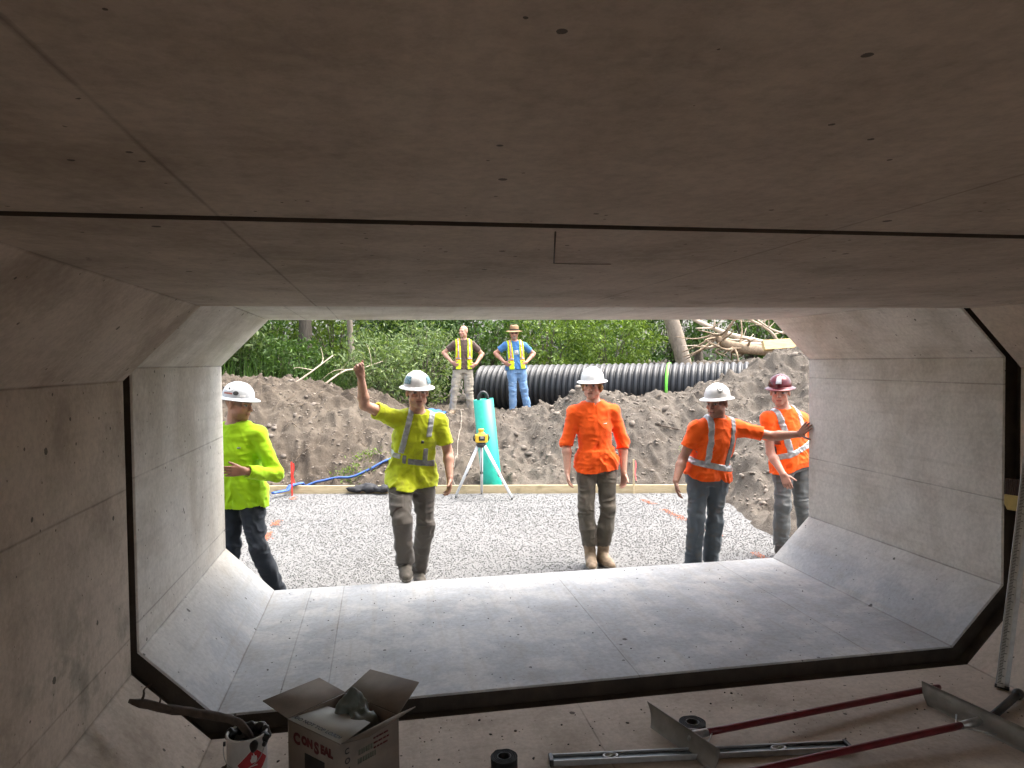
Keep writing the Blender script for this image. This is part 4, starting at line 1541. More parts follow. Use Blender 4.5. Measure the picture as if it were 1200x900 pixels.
LABELS = {
    1: 'person in lime long-sleeved shirt gripping the culvert wall edge, head turned sideways',
    2: 'person in yellow shirt with grey stripes stepping onto the sill with raised fist',
    3: 'tall person in plain orange shirt and white hard hat standing with arms hanging',
    4: 'person in orange striped shirt reaching out to lean a hand on the culvert wall',
    5: 'person in maroon hard hat and orange striped shirt half hidden by the culvert wall',
    6: 'bareheaded person in brown shirt, yellow vest and khaki trousers, hands on hips',
    7: 'person in straw hat, sunglasses, blue shirt, yellow vest and jeans, hands on hips',
}
for k_ in PEOPLE:
    make_person(JOINTS[k_], PEOPLE[k_], LABELS[k_], 'workers outside the culvert' if k_ < 6 else 'workers up on the soil bank')

# ------------------------------------------------------------------ things outside
def wood_mat(name, c0, c1, along=(3, 22, 22)):
    t = NT(name)
    c = t.coord('Object', along)
    n_ = t.noise(c, 2.0, 6, 0.6, 0.8)
    k = t.noise(t.coord('Object'), 5, 4)
    cc = t.ramp(n_, [(0.3, c0), (0.7, c1)])
    cc = t.mix(t.ramp(k, [(0.55, 0.0), (0.75, 0.6)]), cc, tuple(v * 0.55 for v in c0))
    t.set(cc, 0.8)
    t.bump(n_, 0.4, 0.006)
    return t.m


M_PINE = wood_mat('pine_board', (0.46, 0.36, 0.20), (0.62, 0.51, 0.32))
M_PLY = wood_mat('fresh_cut_wood', (0.62, 0.42, 0.18), (0.74, 0.54, 0.28))
M_BARK = wood_mat('bark', (0.07, 0.055, 0.042), (0.17, 0.14, 0.11), (14, 14, 2.5))
M_BARKL = wood_mat('pale_bark', (0.20, 0.16, 0.12), (0.36, 0.30, 0.235), (12, 12, 2.5))
M_DEAD = wood_mat('dead_wood', (0.38, 0.30, 0.22), (0.60, 0.50, 0.39), (8, 8, 8))
M_ROOT = wood_mat('root_wood', (0.15, 0.105, 0.065), (0.34, 0.25, 0.16), (9, 9, 9))
M_TWIG = wood_mat('stick_bark', (0.035, 0.024, 0.017), (0.10, 0.07, 0.05), (10, 10, 10))
M_ALU = plain('aluminium', (0.40, 0.40, 0.39), 0.48, 0.75, var=0.15, scale=30, bump=0.1)
M_WALU = plain('painted_aluminium', (0.78, 0.79, 0.79), 0.4, 0.1, var=0.08)
M_YELP = plain('yellow_plastic', (0.72, 0.46, 0.04), 0.4, var=0.15)
M_TURQ = plain('turquoise_plastic', (0.012, 0.33, 0.245), 0.4, var=0.18, scale=6, bump=0.05)
M_BLUEH = plain('blue_hose', (0.035, 0.10, 0.36), 0.55, var=0.3, scale=12)
M_BLUETARP = plain('blue_tarp', (0.03, 0.16, 0.60), 0.5, var=0.2)
M_BLKF = plain('black_cloth', (0.018, 0.018, 0.02), 0.8, var=0.4, scale=20)
M_ROPE = plain('rope_fibre', (0.30, 0.26, 0.21), 0.9, var=0.25, scale=80)
M_FLAGR = plain('red_flagging', (0.80, 0.045, 0.03), 0.5, var=0.1)
M_FLAGP = plain('pink_flagging', (0.85, 0.20, 0.20), 0.5, var=0.1)

# timber form board at the end of the gravel
for i, (xa, xb) in enumerate(((-5.2, -1.15), (-1.13, 2.06), (2.08, 3.4))):
    A_, B_ = Vector((xa, y_board(xa) + 0.02, 0)), Vector((xb, y_board(xb) + 0.02, 0))
    r = empty('form_board', ((A_ + B_) / 2 + Vector((0, 0, GZ - 0.03))), ['pale timber form board lying behind the blue hose', 'pale timber form board behind the tripod and turquoise pipe', 'short pale timber form board running into the soil heap'][i], 'board', 'form boards along the gravel')
    r.rotation_euler = (0, 0, math.atan2(B_.y - A_.y, B_.x - A_.x))
    L_ = (B_ - A_).length
    bm_obj('plank', box_bm(L_, 0.038, 0.135, (0, 0, 0.068)), M_PINE, r, bevel=0.003)
    for q in (-0.42, 0.1, 0.45):
        bm_obj('peg', box_bm(0.035, 0.03, 0.15, (L_ * q, 0.036, 0.055)), M_PINE, r, bevel=0.003)

# survey stakes
for (x, y, mat, lab) in ((-2.6, 11.30, M_FLAGR, 'thin survey stake with bright red flagging beside the blue hose'), (2.44, 10.24, M_FLAGP, 'thin survey stake with pink flagging between the orange-shirted workers')):
    r = empty('survey_stake', (x, y, GZ - 0.05), lab, 'stake', 'survey stakes')
    hgt = 0.55
    bm_obj('post', box_bm(0.022, 0.022, hgt, (0, 0, hgt / 2)), M_FLAGR if mat is M_FLAGR else M_PINE, r, bevel=0.002)
    v, f_ = [], []
    for i in range(7):
        for j in range(3):
            v.append((0.016 + 0.010 * math.sin(i * 1.3) + 0.010 * j, -0.014 + 0.012 * math.sin(i * 0.9 + j), hgt - 0.02 - i * 0.05))
    q = [(i * 3 + j, i * 3 + j + 1, i * 3 + j + 4, i * 3 + j + 3) for i in range(6) for j in range(2)]
    mesh_np('flag', np.array(v), np.array(q), mat, r)


# sprayed marking lines on the gravel
def paint_line(x0, y0, x1, y1, seed):
    rg = np.random.default_rng(seed)
    n = 900
    t_ = rg.random(n)
    t_ = t_[vnoise(np.stack([t_ * 9, t_ * 0 + seed, t_ * 0], -1)) > -0.25]
    p = np.stack([x0 + (x1 - x0) * t_ + rg.normal(0, 0.026, len(t_)), y0 + (y1 - y0) * t_], -1)
    z = np.full(len(p), GZ + 0.004)
    V, F = scatter(np.column_stack([p, z]), rg.uniform(0.006, 0.011, len(p)), rg, 'octa', 0.5)
    o = mesh_np('paint_line', V, F, M_SPRAY, smooth=False)
    tag(o, 'sprayed orange marking line on the gravel beside the ' + ('soil heap' if x0 > 0 else 'blue hose end'), 'paint mark', kind='stuff')


M_SPRAY = plain('orange_spray', (0.50, 0.16, 0.08), 0.8, var=0.2, scale=30)
paint_line(2.37, 9.9, 2.46, 6.5, 1)
paint_line(-2.55, 11.1, -2.57, 8.4, 2)

# turquoise sewer pipe standing behind the board
r = empty('drain_pipe', (0.425, 11.02, -0.20), 'upright turquoise plastic pipe standing behind the laser tripod', 'pipe')
ax_ = Vector((0.295, 11.0, 1.235)) - Vector((0.425, 11.02, -0.20))
Lp = ax_.length
Mx = frame_from(ax_, (0, 1, 0))
V, F = lathe_np([(0.142, 0.02), (0.142, Lp), (0.155, Lp), (0.155, 0.0)], 40)
V = V[:, [2, 0, 1]] @ np.array(Mx).T
mesh_np('tube', V, F, M_TURQ, r)
hz = []
for k in range(15):
    a = math.pi * k / 14
    hz.append(np.array(ax_) * 0.90 + np.array([-0.075 * math.cos(a) - 0.01, 0.03, 0.12 + 0.13 * math.sin(a)]))
V, F = tube_np(hz, 0.024, 10)
o = mesh_np('hose_loop', V + np.array(r.location), F, M_BLACKP)
tag(o, 'short bent black hose sticking out of the turquoise pipe', 'hose')

# rotating laser on its tripod
hub = np.array([0.167, 10.36, 0.60])
feet = [np.array([0.575, 10.16, GZ - 0.01]), np.array([-0.196, 10.52, GZ - 0.01]), np.array([0.215, 10.72, GZ - 0.01])]
r = empty('survey_tripod', (hub[0], hub[1], GZ), 'white aluminium survey tripod standing on the gravel', 'tripod')
bs = np.array(r.location)
for ft in feet:
    d = ft - hub
    a0 = hub + nrm(d * [1, 1, 0]) * 0.045
    m_ = a0 + (ft - a0) * 0.55
    sd = nrm(np.cross(d, [0, 0, 1]))
    parts = []
    V, F = tube_np([a0 - bs, ft - bs + [0, 0, 0.03]], [0.027, 0.022], 8, (0.9, 1.4))
    lg = mesh_np('leg', V, F, M_WALU, r)
    V, F = tube_np([ft - bs + [0, 0, 0.05], ft - bs], [0.020, 0.008], 8)
    mesh_np('foot', V, F, M_BLACKP, lg)
    V, F = tube_np([m_ - bs - nrm(d) * 0.02, m_ - bs + nrm(d) * 0.02], [0.026, 0.026], 8)
    mesh_np('clamp', V, F, M_BLACKP, lg)
V, F = lathe_np([(0.001, 0.03), (0.06, 0.03), (0.07, 0.02), (0.07, -0.01), (0.05, -0.03), (0.001, -0.03)], 24)
mesh_np('head_plate', V + hub - bs, F, M_BLACKP, r)
V, F = tube_np([hub - bs, hub - bs - [0, 0, 0.42]], [0.012, 0.012], 10)
mesh_np('centre_post', V, F, M_ALU, r)
r = empty('laser_level', tuple(hub + [0, 0, 0.03]), 'yellow and grey rotating laser level mounted on the tripod', 'laser level')
r.scale = (1.15, 1.15, 1.12)
bm = box_bm(0.155, 0.13, 0.105, (0, 0, 0.062))
bm_obj('housing', bm, M_YELP, r, bevel=0.018)
bm_obj('panel', box_bm(0.075, 0.01, 0.06, (0, -0.066, 0.068)), M_BLACKP, r, bevel=0.003)
bm_obj('screen', box_bm(0.042, 0.01, 0.028, (0, -0.069, 0.078)), M_ALU, r, bevel=0.002)
for s_ in (-1, 1):
    V, F = tube_np([(s_ * 0.085, 0, 0.03), (s_ * 0.098, -0.01, 0.07), (s_ * 0.085, 0, 0.115)], 0.011, 8)
    mesh_np('handle', V, F, M_BLACKP, r)
V, F = lathe_np([(0.06, 0.0), (0.066, 0.012), (0.001, 0.013)], 24)
mesh_np('base', V, F, M_BLACKP, r)
V, F = lathe_np([(0.045, 0.112), (0.045, 0.135), (0.030, 0.138), (0.030, 0.165), (0.040, 0.168), (0.036, 0.186), (0.001, 0.190)], 24)
mesh_np('rotor', V, F, M_YELP, r)

# black corrugated culvert pipe on the bank
PA, PB = np.array([0.95, 15.95, 1.215]), np.array([6.4, 12.75, 1.24])
Lc = np.linalg.norm(PB - PA)
NR = 51
pit = Lc / NR
prof = []
for i in range(NR):
    s0 = i * pit
    for f_, r_ in ((0.0, 0.468), (0.10, 0.478), (0.24, 0.508), (0.40, 0.520), (0.60, 0.520), (0.76, 0.508), (0.90, 0.478)):
        prof.append((r_, s0 + f_ * pit))
prof = [(0.45, 0.25), (0.45, 0.004), (0.46, 0.0)] + prof + [(0.468, Lc), (0.45, Lc), (0.45, Lc - 0.25)]
V, F = lathe_np(prof, 64)
Mx = np.array(frame_from(PB - PA))
r = empty('corrugated_pipe', tuple(PA - [0, 0, 0.52]), 'big black corrugated plastic pipe lying on the soil bank', 'pipe')
t = NT('black_polyethylene')
gn = t.n('ShaderNodeNewGeometry')
sp = t.n('ShaderNodeSeparateXYZ')
t.put(sp.inputs[0], gn.outputs['Normal'])
ds = t.math('MULTIPLY', t.ramp(sp.outputs[2], [(0.45, 0.0), (1.0, 1.0)]), t.ramp(t.noise(t.pos(), 5, 5, 0.7), [(0.35, 0.15), (0.65, 1.0)]))
t.set(t.mix(t.math('MULTIPLY', ds, 0.55), (0.016, 0.017, 0.019), (0.21, 0.19, 0.17)), 0.42)
Vw = (V[:, [2, 0, 1]] @ Mx.T) + [0, 0, 0.52]
mesh_np('tube', Vw, F, t.m, r)
st_ = 0.655 * Lc
k = round(st_ / pit) * pit + 0.5 * pit
V, F = lathe_np([(0.5215, k - 0.028), (0.527, k - 0.024), (0.527, k + 0.024), (0.5215, k + 0.028)], 64)
mesh_np('green_band', (V[:, [2, 0, 1]] @ Mx.T) + [0, 0, 0.52], F, plain('green_paint', (0.16, 0.62, 0.05), 0.5, var=0.15), r)
V, F = lathe_np([(0.453, 0.26), (0.001, 0.262)], 48)
mesh_np('inner_wall', (V[:, [2, 0, 1]] @ Mx.T) + [0, 0, 0.52], F, M_BLACKP, r)


def drape(P, lift=0.03):
    P = np.asarray(P, float)
    z = terrain(P[:, 0], P[:, 1])
    z = np.where(P[:, 1] < y_board(P[:, 0]) + 0.02, np.maximum(z, GZ), z)
    return np.column_stack([P[:, 0], P[:, 1], z + lift])


def curve_pts(ctrl, n):
    ctrl = np.asarray(ctrl, float)
    t_ = np.linspace(0, len(ctrl) - 1, n)
    out = []
    for a in t_:
        i = min(int(a), len(ctrl) - 2)
        f_ = a - i
        p0, p1, p2, p3 = ctrl[max(i - 1, 0)], ctrl[i], ctrl[i + 1], ctrl[min(i + 2, len(ctrl) - 1)]
        out.append(0.5 * (2 * p1 + (p2 - p0) * f_ + (2 * p0 - 5 * p1 + 4 * p2 - p3) * f_ ** 2 + (3 * p1 - p0 - 3 * p2 + p3) * f_ ** 3))
    return np.array(out)


# lay-flat blue hose
hp2 = curve_pts([(-2.86, 11.15), (-2.66, 11.36), (-2.45, 11.62), (-2.1, 11.68), (-1.7, 11.72), (-1.35, 11.85), (-1.0, 12.05), (-0.6, 12.4), (-0.4, 12.9)], 60)
hp3 = drape(hp2, 0.03)
for _ in range(6):
    hp3[1:-1, 2] = np.maximum(hp3[1:-1, 2] * 0.3, 0) * 0 + (hp3[:-2, 2] + hp3[1:-1, 2] + hp3[2:, 2]) / 3
hp3[:, 2] += 0.035
dist_b = np.abs(hp3[:, 1] - y_board(hp3[:, 0]) - 0.02)
hp3[:, 2] = np.where(dist_b < 0.14, np.maximum(hp3[:, 2], GZ + 0.125), hp3[:, 2])
V, F = tube_np(hp3, 0.034, 10, (0.55, 1.15), 0.1)
tag(mesh_np('lay_flat_hose', V, F, M_BLUEH), 'flat blue hose draped over the board and along the soil bank', 'hose')

# crumpled black cloth on the board
cf = Field(np.array([-2.0, 10.85, -0.3]), np.array([-0.9, 11.6, 0.2]), 0.014)
rg = np.random.default_rng(4)
for k in range(16):
    c = np.array([rg.uniform(-1.75, -1.15), 11.16 + rg.uniform(-0.06, 0.10), GZ + 0.03 + rg.uniform(0, 0.06)])
    c[1] += -0.238 * (c[0] + 1.45)
    cf.ell(c, np.eye(3), (rg.uniform(0.06, 0.14), rg.uniform(0.05, 0.09), rg.uniform(0.02, 0.04)), 0.03)
cf.band(lambda P: -0.03 * (1 - np.abs(vnoise(P * 13)) - 0.5))
V, F = cf.mesh()
tag(mesh_np('crumpled_cloth', V, F, M_BLKF), 'crumpled black cloth heaped against the form board', 'cloth')

# pale rope down the bank
rp = curve_pts([(0.25, 13.75), (0.2, 13.2), (0.05, 12.5), (-0.02, 12.0), (-0.17, 11.6), (-0.14, 11.3), (-0.10, 11.0)], 50)
V, F = tube_np(drape(rp, 0.012), 0.0065, 7)
tag(mesh_np('rope', V, F, M_ROPE), 'pale rope trailing down the soil bank beside the turquoise pipe', 'rope')

# corner of a blue tarpaulin
n = 14
v = []
for i in range(n):
    for j in range(n):
        x, y = -0.62 + 0.62 * i / (n - 1), 13.75 + 0.5 * j / (n - 1)
        v.append((x, y, 0))
v = np.array(v)
v = drape(v[:, :2], 0.05)
v[:, 2] += 0.03 * vnoise(v * 6.0)
ii = np.arange(n * n).reshape(n, n)
qq = np.stack([ii[:-1, :-1], ii[1:, :-1], ii[1:, 1:], ii[:-1, 1:]], -1).reshape(-1, 4)
tag(mesh_np('tarpaulin', v, qq, M_BLUETARP), 'small blue tarpaulin lying on top of the bank beside the khaki trousers', 'tarpaulin')


# ------------------------------------------------------------------ vegetation
def leaf_mat(name, dark, light, trans=0.35):
    t = NT(name)
    isl = t.n('ShaderNodeNewGeometry').outputs['Random Per Island']
    cc = t.ramp(isl, [(0.0, dark), (0.55, tuple((a + b) / 2 for a, b in zip(dark, light))), (1.0, light)])
    t.set(cc, 0.55)
    t.p.inputs['Specular IOR Level'].default_value = 0.35
    tr = t.n('ShaderNodeBsdfTranslucent')
    t.t.links.new(t.mix(1.0, cc, (1.0, 1.1, 0.45), 'MULTIPLY'), tr.inputs['Color'])
    ms = t.n('ShaderNodeMixShader')
    ms.inputs[0].default_value = trans
    t.t.links.new(t.p.outputs[0], ms.inputs[1])
    t.t.links.new(tr.outputs[0], ms.inputs[2])
    t.t.links.new(ms.outputs[0], t.out.inputs[0])
    return t.m


M_LEAF = {
    'mid': leaf_mat('leaf_mid', (0.035, 0.079, 0.016), (0.114, 0.194, 0.044)),
    'dark': leaf_mat('leaf_dark', (0.023, 0.055, 0.014), (0.075, 0.136, 0.037)),
    'pale': leaf_mat('leaf_pale', (0.075, 0.123, 0.040), (0.229, 0.290, 0.123)),
    'lime': leaf_mat('leaf_lime', (0.075, 0.136, 0.019), (0.229, 0.317, 0.062)),
    'grass': leaf_mat('grass_blade', (0.031, 0.075, 0.013), (0.106, 0.194, 0.040)),
}


def leaf_np(P, size, rng, ratio=0.42, droop=0.25, up=0.55):
    """one folded leaf of four corners at each point of P"""
    n = len(P)
    size = np.broadcast_to(np.asarray(size, float), (n,)) * rng.uniform(0.5, 1.5, n)
    d = rng.normal(size=(n, 3))
    d[:, 2] -= droop
    d /= np.linalg.norm(d, axis=1, keepdims=True)
    nn = rng.normal(size=(n, 3))
    nn[:, 2] += up * 2
    s_ = np.cross(d, nn)
    s_ /= np.linalg.norm(s_, axis=1, keepdims=True) + 1e-9
    nn = np.cross(s_, d)
    L_ = size[:, None]
    a = P - d * L_ * 0.5
    c = P + d * L_ * 0.5 - nn * L_ * 0.06
    m = P - d * L_ * 0.06
    b = m + s_ * L_ * ratio * 0.5 + nn * L_ * 0.07
    e_ = m - s_ * L_ * ratio * 0.5 + nn * L_ * 0.07
    V = np.stack([a, b, c, e_], 1).reshape(-1, 3)
    k = np.arange(n)[:, None] * 4
    F = np.concatenate([k + [0, 1, 2], k + [0, 2, 3]])
    return V, F


def crown_pts(c, r, ncl, per, rng, spread=0.16, shell=0.55):
    """leaf positions gathered in clumps inside an uneven ellipsoid"""
    c, r = np.asarray(c, float), np.asarray(r, float)
    d = rng.normal(size=(ncl, 3))
    d /= np.linalg.norm(d, axis=1, keepdims=True)
    rad = (shell + (1 - shell) * rng.random(ncl)) * (1 + 0.3 * vnoise(d * 2.3 + c))
    q = c + d * rad[:, None] * r
    P = q[:, None, :] + rng.normal(size=(ncl, per, 3)) * spread * np.array([1, 1, 0.7])
    return q, P.reshape(-1, 3)


def shrub(x, y, h, rad, mat, leaf, ncl, per, label, seed, grp='shrubs along the bank', ratio=0.42, z=None, bark=None):
    rg = np.random.default_rng(seed)
    z = float(terrain(np.array([x]), np.array([y]), False)[0]) - 0.03 if z is None else z
    r = empty('shrub', (x, y, z), label, 'shrub', grp)
    q, P = crown_pts((0, 0, h * 0.55), (rad, rad, h * 0.52), ncl, per, rg)
    ok = P[:, 2] > 0.02
    V, F = leaf_np(P[ok], leaf, rg, ratio)
    mesh_np('foliage', V, F, M_LEAF[mat], r, smooth=False)
    parts = []
    for k in rg.choice(len(q), min(26, len(q)), replace=False):
        b0 = np.array([rg.normal(0, 0.07), rg.normal(0, 0.07), -0.1])
        md = b0 * 0.4 + q[k] * 0.5 + [0, 0, 0.15 * h]
        parts.append(tube_np([b0, md, q[k]], [0.017, 0.011, 0.004], 5))
    V, F = join_np(parts)
    mesh_np('stems', V, F, bark or M_BARK, r)['kind'] = 'stuff'
    return r


shrub(-1.2, 15.4, 1.55, 0.90, 'pale', 0.105, 150, 30, 'pale green willowy shrub on the bank behind the raised fist', 21, ratio=0.30, z=0.85)
shrub(-0.35, 16.2, 1.9, 0.85, 'pale', 0.10, 110, 24, 'pale shrub on the bank behind the bareheaded worker', 22, ratio=0.32)
shrub(-4.9, 16.0, 2.3, 1.1, 'pale', 0.12, 170, 26, 'pale leafy shrub on the bank above the lime-shirted worker', 23)
shrub(-4.0, 18.6, 3.0, 1.3, 'lime', 0.11, 170, 28, 'yellow-green shrub in front of the dark tree trunk', 24)
shrub(-2.3, 18.9, 3.2, 1.4, 'lime', 0.12, 170, 28, 'bright green shrub behind the slim grey-trunked tree', 25)
shrub(-0.2, 18.6, 3.4, 1.4, 'dark', 0.13, 180, 28, 'dark green shrub behind the bareheaded worker in the brown shirt', 26)
shrub(1.5, 18.8, 3.4, 1.4, 'mid', 0.12, 190, 28, 'mid green shrub behind the worker in the straw hat', 27)
shrub(3.1, 18.6, 3.0, 1.4, 'lime', 0.11, 210, 30, 'bright yellow-green shrub behind the left part of the corrugated pipe', 28)
shrub(4.7, 18.2, 2.8, 1.3, 'lime', 0.11, 210, 30, 'bright green shrub behind the green band of the corrugated pipe', 29)
shrub(6.9, 19.2, 3.2, 1.4, 'mid', 0.12, 190, 28, 'green shrub behind the leaning stump', 30)
shrub(8.9, 18.6, 3.4, 1.5, 'mid', 0.12, 170, 26, 'green shrub behind the dead branches', 31)
shrub(10.8, 18.0, 3.2, 1.5, 'dark', 0.12, 150, 26, 'dark shrub at the edge of the wood beyond the dead branches', 32)
shrub(-4.4, 16.9, 2.0, 0.9, 'mid', 0.10, 120, 26, 'low green shrub growing out of the tall grass', 34)
shrub(-3.1, 16.2, 0.85, 0.8, 'mid', 0.09, 110, 26, 'low leafy shrub at the foot of the dark tree trunk', 35)
shrub(-6.6, 17.4, 3.0, 1.4, 'mid', 0.12, 150, 26, 'green shrub at the edge of the wood beyond the lime-shirted worker', 33)

# tall grass in front of the trunk on the left
rg = np.random.default_rng(8)
n = 900
gp = np.stack([rg.uniform(-5.2, -1.4, n), rg.uniform(15.2, 17.4, n)], -1)
gz = terrain(gp[:, 0], gp[:, 1], False) - 0.02
hh = rg.uniform(0.2, 0.85, n)
ln = rg.normal(0, 0.34, (n, 2)) * hh[:, None]
wd = rg.normal(size=(n, 2))
wd = wd / np.linalg.norm(wd, axis=1, keepdims=True) * 0.008
b0 = np.column_stack([gp, gz])
mid_ = b0 + np.column_stack([ln * 0.35, hh * 0.6])
tip = b0 + np.column_stack([ln, hh])
w3 = np.column_stack([wd, np.zeros(n)])
V = np.stack([b0 - w3, b0 + w3, mid_ + w3 * 0.8, mid_ - w3 * 0.8, tip], 1).reshape(-1, 3)
k = np.arange(n)[:, None] * 5
tag(mesh_np('tall_grass', V, [k + [0, 1, 2, 3], np.concatenate([k + [3, 2, 4]])], M_LEAF['grass'], smooth=False), 'tall green grass growing at the edge of the bank', 'grass', kind='stuff')

# root fibres and twig bits in the dug soil
M_FIBRE = wood_mat('root_fibre', (0.06, 0.042, 0.028), (0.20, 0.15, 0.10), (9, 9, 9))
rg = np.random.default_rng(91)
parts = []
for k in range(230):
    lf = k < 170
    x = rg.uniform(-4.2, -0.2) if lf else rg.uniform(2.2, 6.0)
    y = rg.uniform(11.6, 14.4)
    a = rg.uniform(0, math.pi)
    ln_ = rg.uniform(0.05, 0.28) * (1 if lf else 0.6)
    p = np.array([[x - math.cos(a) * ln_ / 2, y - math.sin(a) * ln_ / 2], [x + rg.normal(0, 0.02), y + rg.normal(0, 0.02)], [x + math.cos(a) * ln_ / 2, y + math.sin(a) * ln_ / 2]])
    q = drape(p, 0.012)
    q[:, 2] += rg.uniform(0, 0.03, 3)
    parts.append(tube_np(q, np.array([1, 0.8, 0.4]) * rg.uniform(0.003, 0.008), 5))
V, F = join_np(parts)
tag(mesh_np('root_bits', V, F, M_FIBRE), 'torn root fibres and twig bits lying in the dug soil', 'twigs', kind='stuff')

# small weeds on the slope
rg = np.random.default_rng(9)
wp = []
for (x, y, s_, m) in ((-1.75, 11.85, 0.16, 160), (-1.5, 12.2, 0.12, 90), (-0.95, 12.0, 0.10, 60), (3.6, 10.9, 0.08, 40)):
    p = np.stack([rg.normal(x, s_, m), rg.normal(y, s_ * 0.6, m)], -1)
    wp.append(np.column_stack([p, terrain(p[:, 0], p[:, 1]) + rg.uniform(0.0, 0.10, m)]))
V, F = leaf_np(np.concatenate(wp), 0.055, rg, 0.4)
tag(mesh_np('weeds', V, F, M_LEAF['lime'], smooth=False), 'small green weeds sprouting on the soil slope', 'weeds', kind='stuff')

# woodland behind
rg = np.random.default_rng(10)
parts = []
for k in range(64):
    x = rg.uniform(-16, 20)
    y = rg.uniform(20.5, 27)
    zc = rg.uniform(0.8, 3.6)
    rr = rg.uniform(1.0, 1.9)
    q, P = crown_pts((x, y, zc), (rr, rr, rr * 0.85), 60, 15, rg, 0.25, 0.5)
    parts.append(P)
P = np.concatenate(parts)
P = P[P[:, 2] > 0.5]
V, F = leaf_np(P, 0.19, rg, 0.5)
tag(mesh_np('woodland', V, F, M_LEAF['dark'], smooth=False), 'dense dark green woodland closing off the view behind the shrubs', 'woodland', kind='stuff')


def tree(x, y, h, r0, lean, mat_b, leafm, label, seed, crown_r=1.3, ncl=70):
    rg = np.random.default_rng(seed)
    z = float(terrain(np.array([x]), np.array([y]), False)[0]) - 0.1
    r = empty('tree', (x, y, z), label, 'tree', 'trees standing in the wood')
    ctrl = [(0, 0, 0), (lean * 0.25, 0.05, h * 0.25), (lean * 0.55, -0.05, h * 0.55), (lean, 0.0, h)]
    pts_ = curve_pts(ctrl, 16)
    rad = np.interp(np.linspace(0, 1, 16), [0, 0.06, 0.3, 1], [r0 * 1.35, r0 * 1.08, r0 * 0.9, r0 * 0.35])
    tr_ = mesh_np('trunk', *tube_np(pts_, rad, 14, None, 0.14, rg), mat_b, r)
    parts, ends = [], []
    for k in range(9):
        t_ = rg.uniform(0.5, 0.98)
        b0 = pts_[int(t_ * 15)]
        a = rg.uniform(0, 2 * math.pi)
        ln_ = rg.uniform(0.7, 1.5)
        e_ = b0 + np.array([math.cos(a) * ln_, math.sin(a) * ln_, rg.uniform(0.2, 0.9)])
        m_ = (b0 + e_) / 2 + [0, 0, 0.12]
        parts.append(tube_np([b0, m_, e_], [r0 * 0.32, r0 * 0.2, r0 * 0.06], 7))
        ends.append(e_)
    V, F = join_np(parts)
    mesh_np('limbs', V, F, mat_b, tr_)['kind'] = 'stuff'
    Ps = []
    for e_ in ends:
        Ps.append(crown_pts(e_, (crown_r * 0.6,) * 3, ncl // 9 + 2, 22, rg, 0.2, 0.3)[1])
    V, F = leaf_np(np.concatenate(Ps), 0.14, rg, 0.45)
    mesh_np('crown', V, F, M_LEAF[leafm], r, smooth=False)


tree(-2.98, 17.4, 5.2, 0.17, 0.1, M_BARK, 'mid', 'dark thick-trunked tree rising out of the grass at the wood edge', 41)
tree(-1.86, 17.2, 4.8, 0.085, -0.2, M_BARKL, 'mid', 'slim grey-trunked tree behind the pale willowy shrub', 42)
tree(-0.55, 20.8, 5.0, 0.09, 0.2, M_BARK, 'dark', 'slim dark tree behind the bareheaded worker', 43)
tree(2.6, 21.0, 5.2, 0.11, 0.1, M_BARK, 'lime', 'dark-trunked tree behind the bright yellow-green shrub', 44)
tree(8.3, 20.6, 5.0, 0.13, -0.2, M_BARK, 'mid', 'dark-trunked tree beyond the dead branches', 45)

# leaning broken stump behind the pipe
rg = np.random.default_rng(50)
r = empty('tree_stump', (6.3, 17.0, 1.2), 'tall leaning broken stump with pale grey bark behind the corrugated pipe', 'stump')
pts_ = curve_pts([(0, 0, -0.2), (-0.08, 0, 0.5), (-0.25, 0, 1.1), (-0.5, 0, 1.9)], 14)
mesh_np('trunk', *tube_np(pts_, np.interp(np.linspace(0, 1, 14), [0, 0.25, 1], [0.33, 0.20, 0.17]), 18, None, 0.16, rg), M_BARKL, r)
for a in (0.4, 2.0, 3.6, 5.2):
    p = curve_pts([(0.1 * math.cos(a), 0.1 * math.sin(a), 0.25), (0.33 * math.cos(a), 0.33 * math.sin(a), 0.02), (0.65 * math.cos(a), 0.6 * math.sin(a), -0.18)], 7)
    mesh_np('root', *tube_np(p, np.linspace(0.13, 0.05, 7), 9, None, 0.15, rg), M_BARKL, r)

# uprooted log with torn roots
r = empty('uprooted_log', (6.6, 15.3, 1.75), 'tan uprooted log with torn roots lying beside the leaning stump', 'log')
lg = curve_pts([(-0.35, 0.1, 0.62), (-0.05, 0.05, 0.38), (0.5, 0.0, 0.28), (1.3, -0.1, 0.22), (2.0, -0.2, 0.2)], 14)
tr_ = mesh_np('trunk', *tube_np(lg, np.interp(np.linspace(0, 1, 14), [0, 0.3, 1], [0.05, 0.13, 0.10]), 14, None, 0.4, rg), M_ROOT, r)
for k in range(26):
    b0 = lg[rg.integers(0, 8)]
    d = nrm([rg.uniform(-1.2, 0.5), rg.uniform(-0.8, 0.5), rg.uniform(-0.5, 0.6)])
    L_ = rg.uniform(0.35, 0.85)
    p = curve_pts([b0, b0 + d * L_ * 0.5 + rg.normal(0, 0.06, 3), b0 + d * L_ + rg.normal(0, 0.12, 3)], 8)
    mesh_np('root', *tube_np(p, np.linspace(rg.uniform(0.02, 0.05), 0.008, 8), 7, None, 0.2, rg), M_ROOT, r)


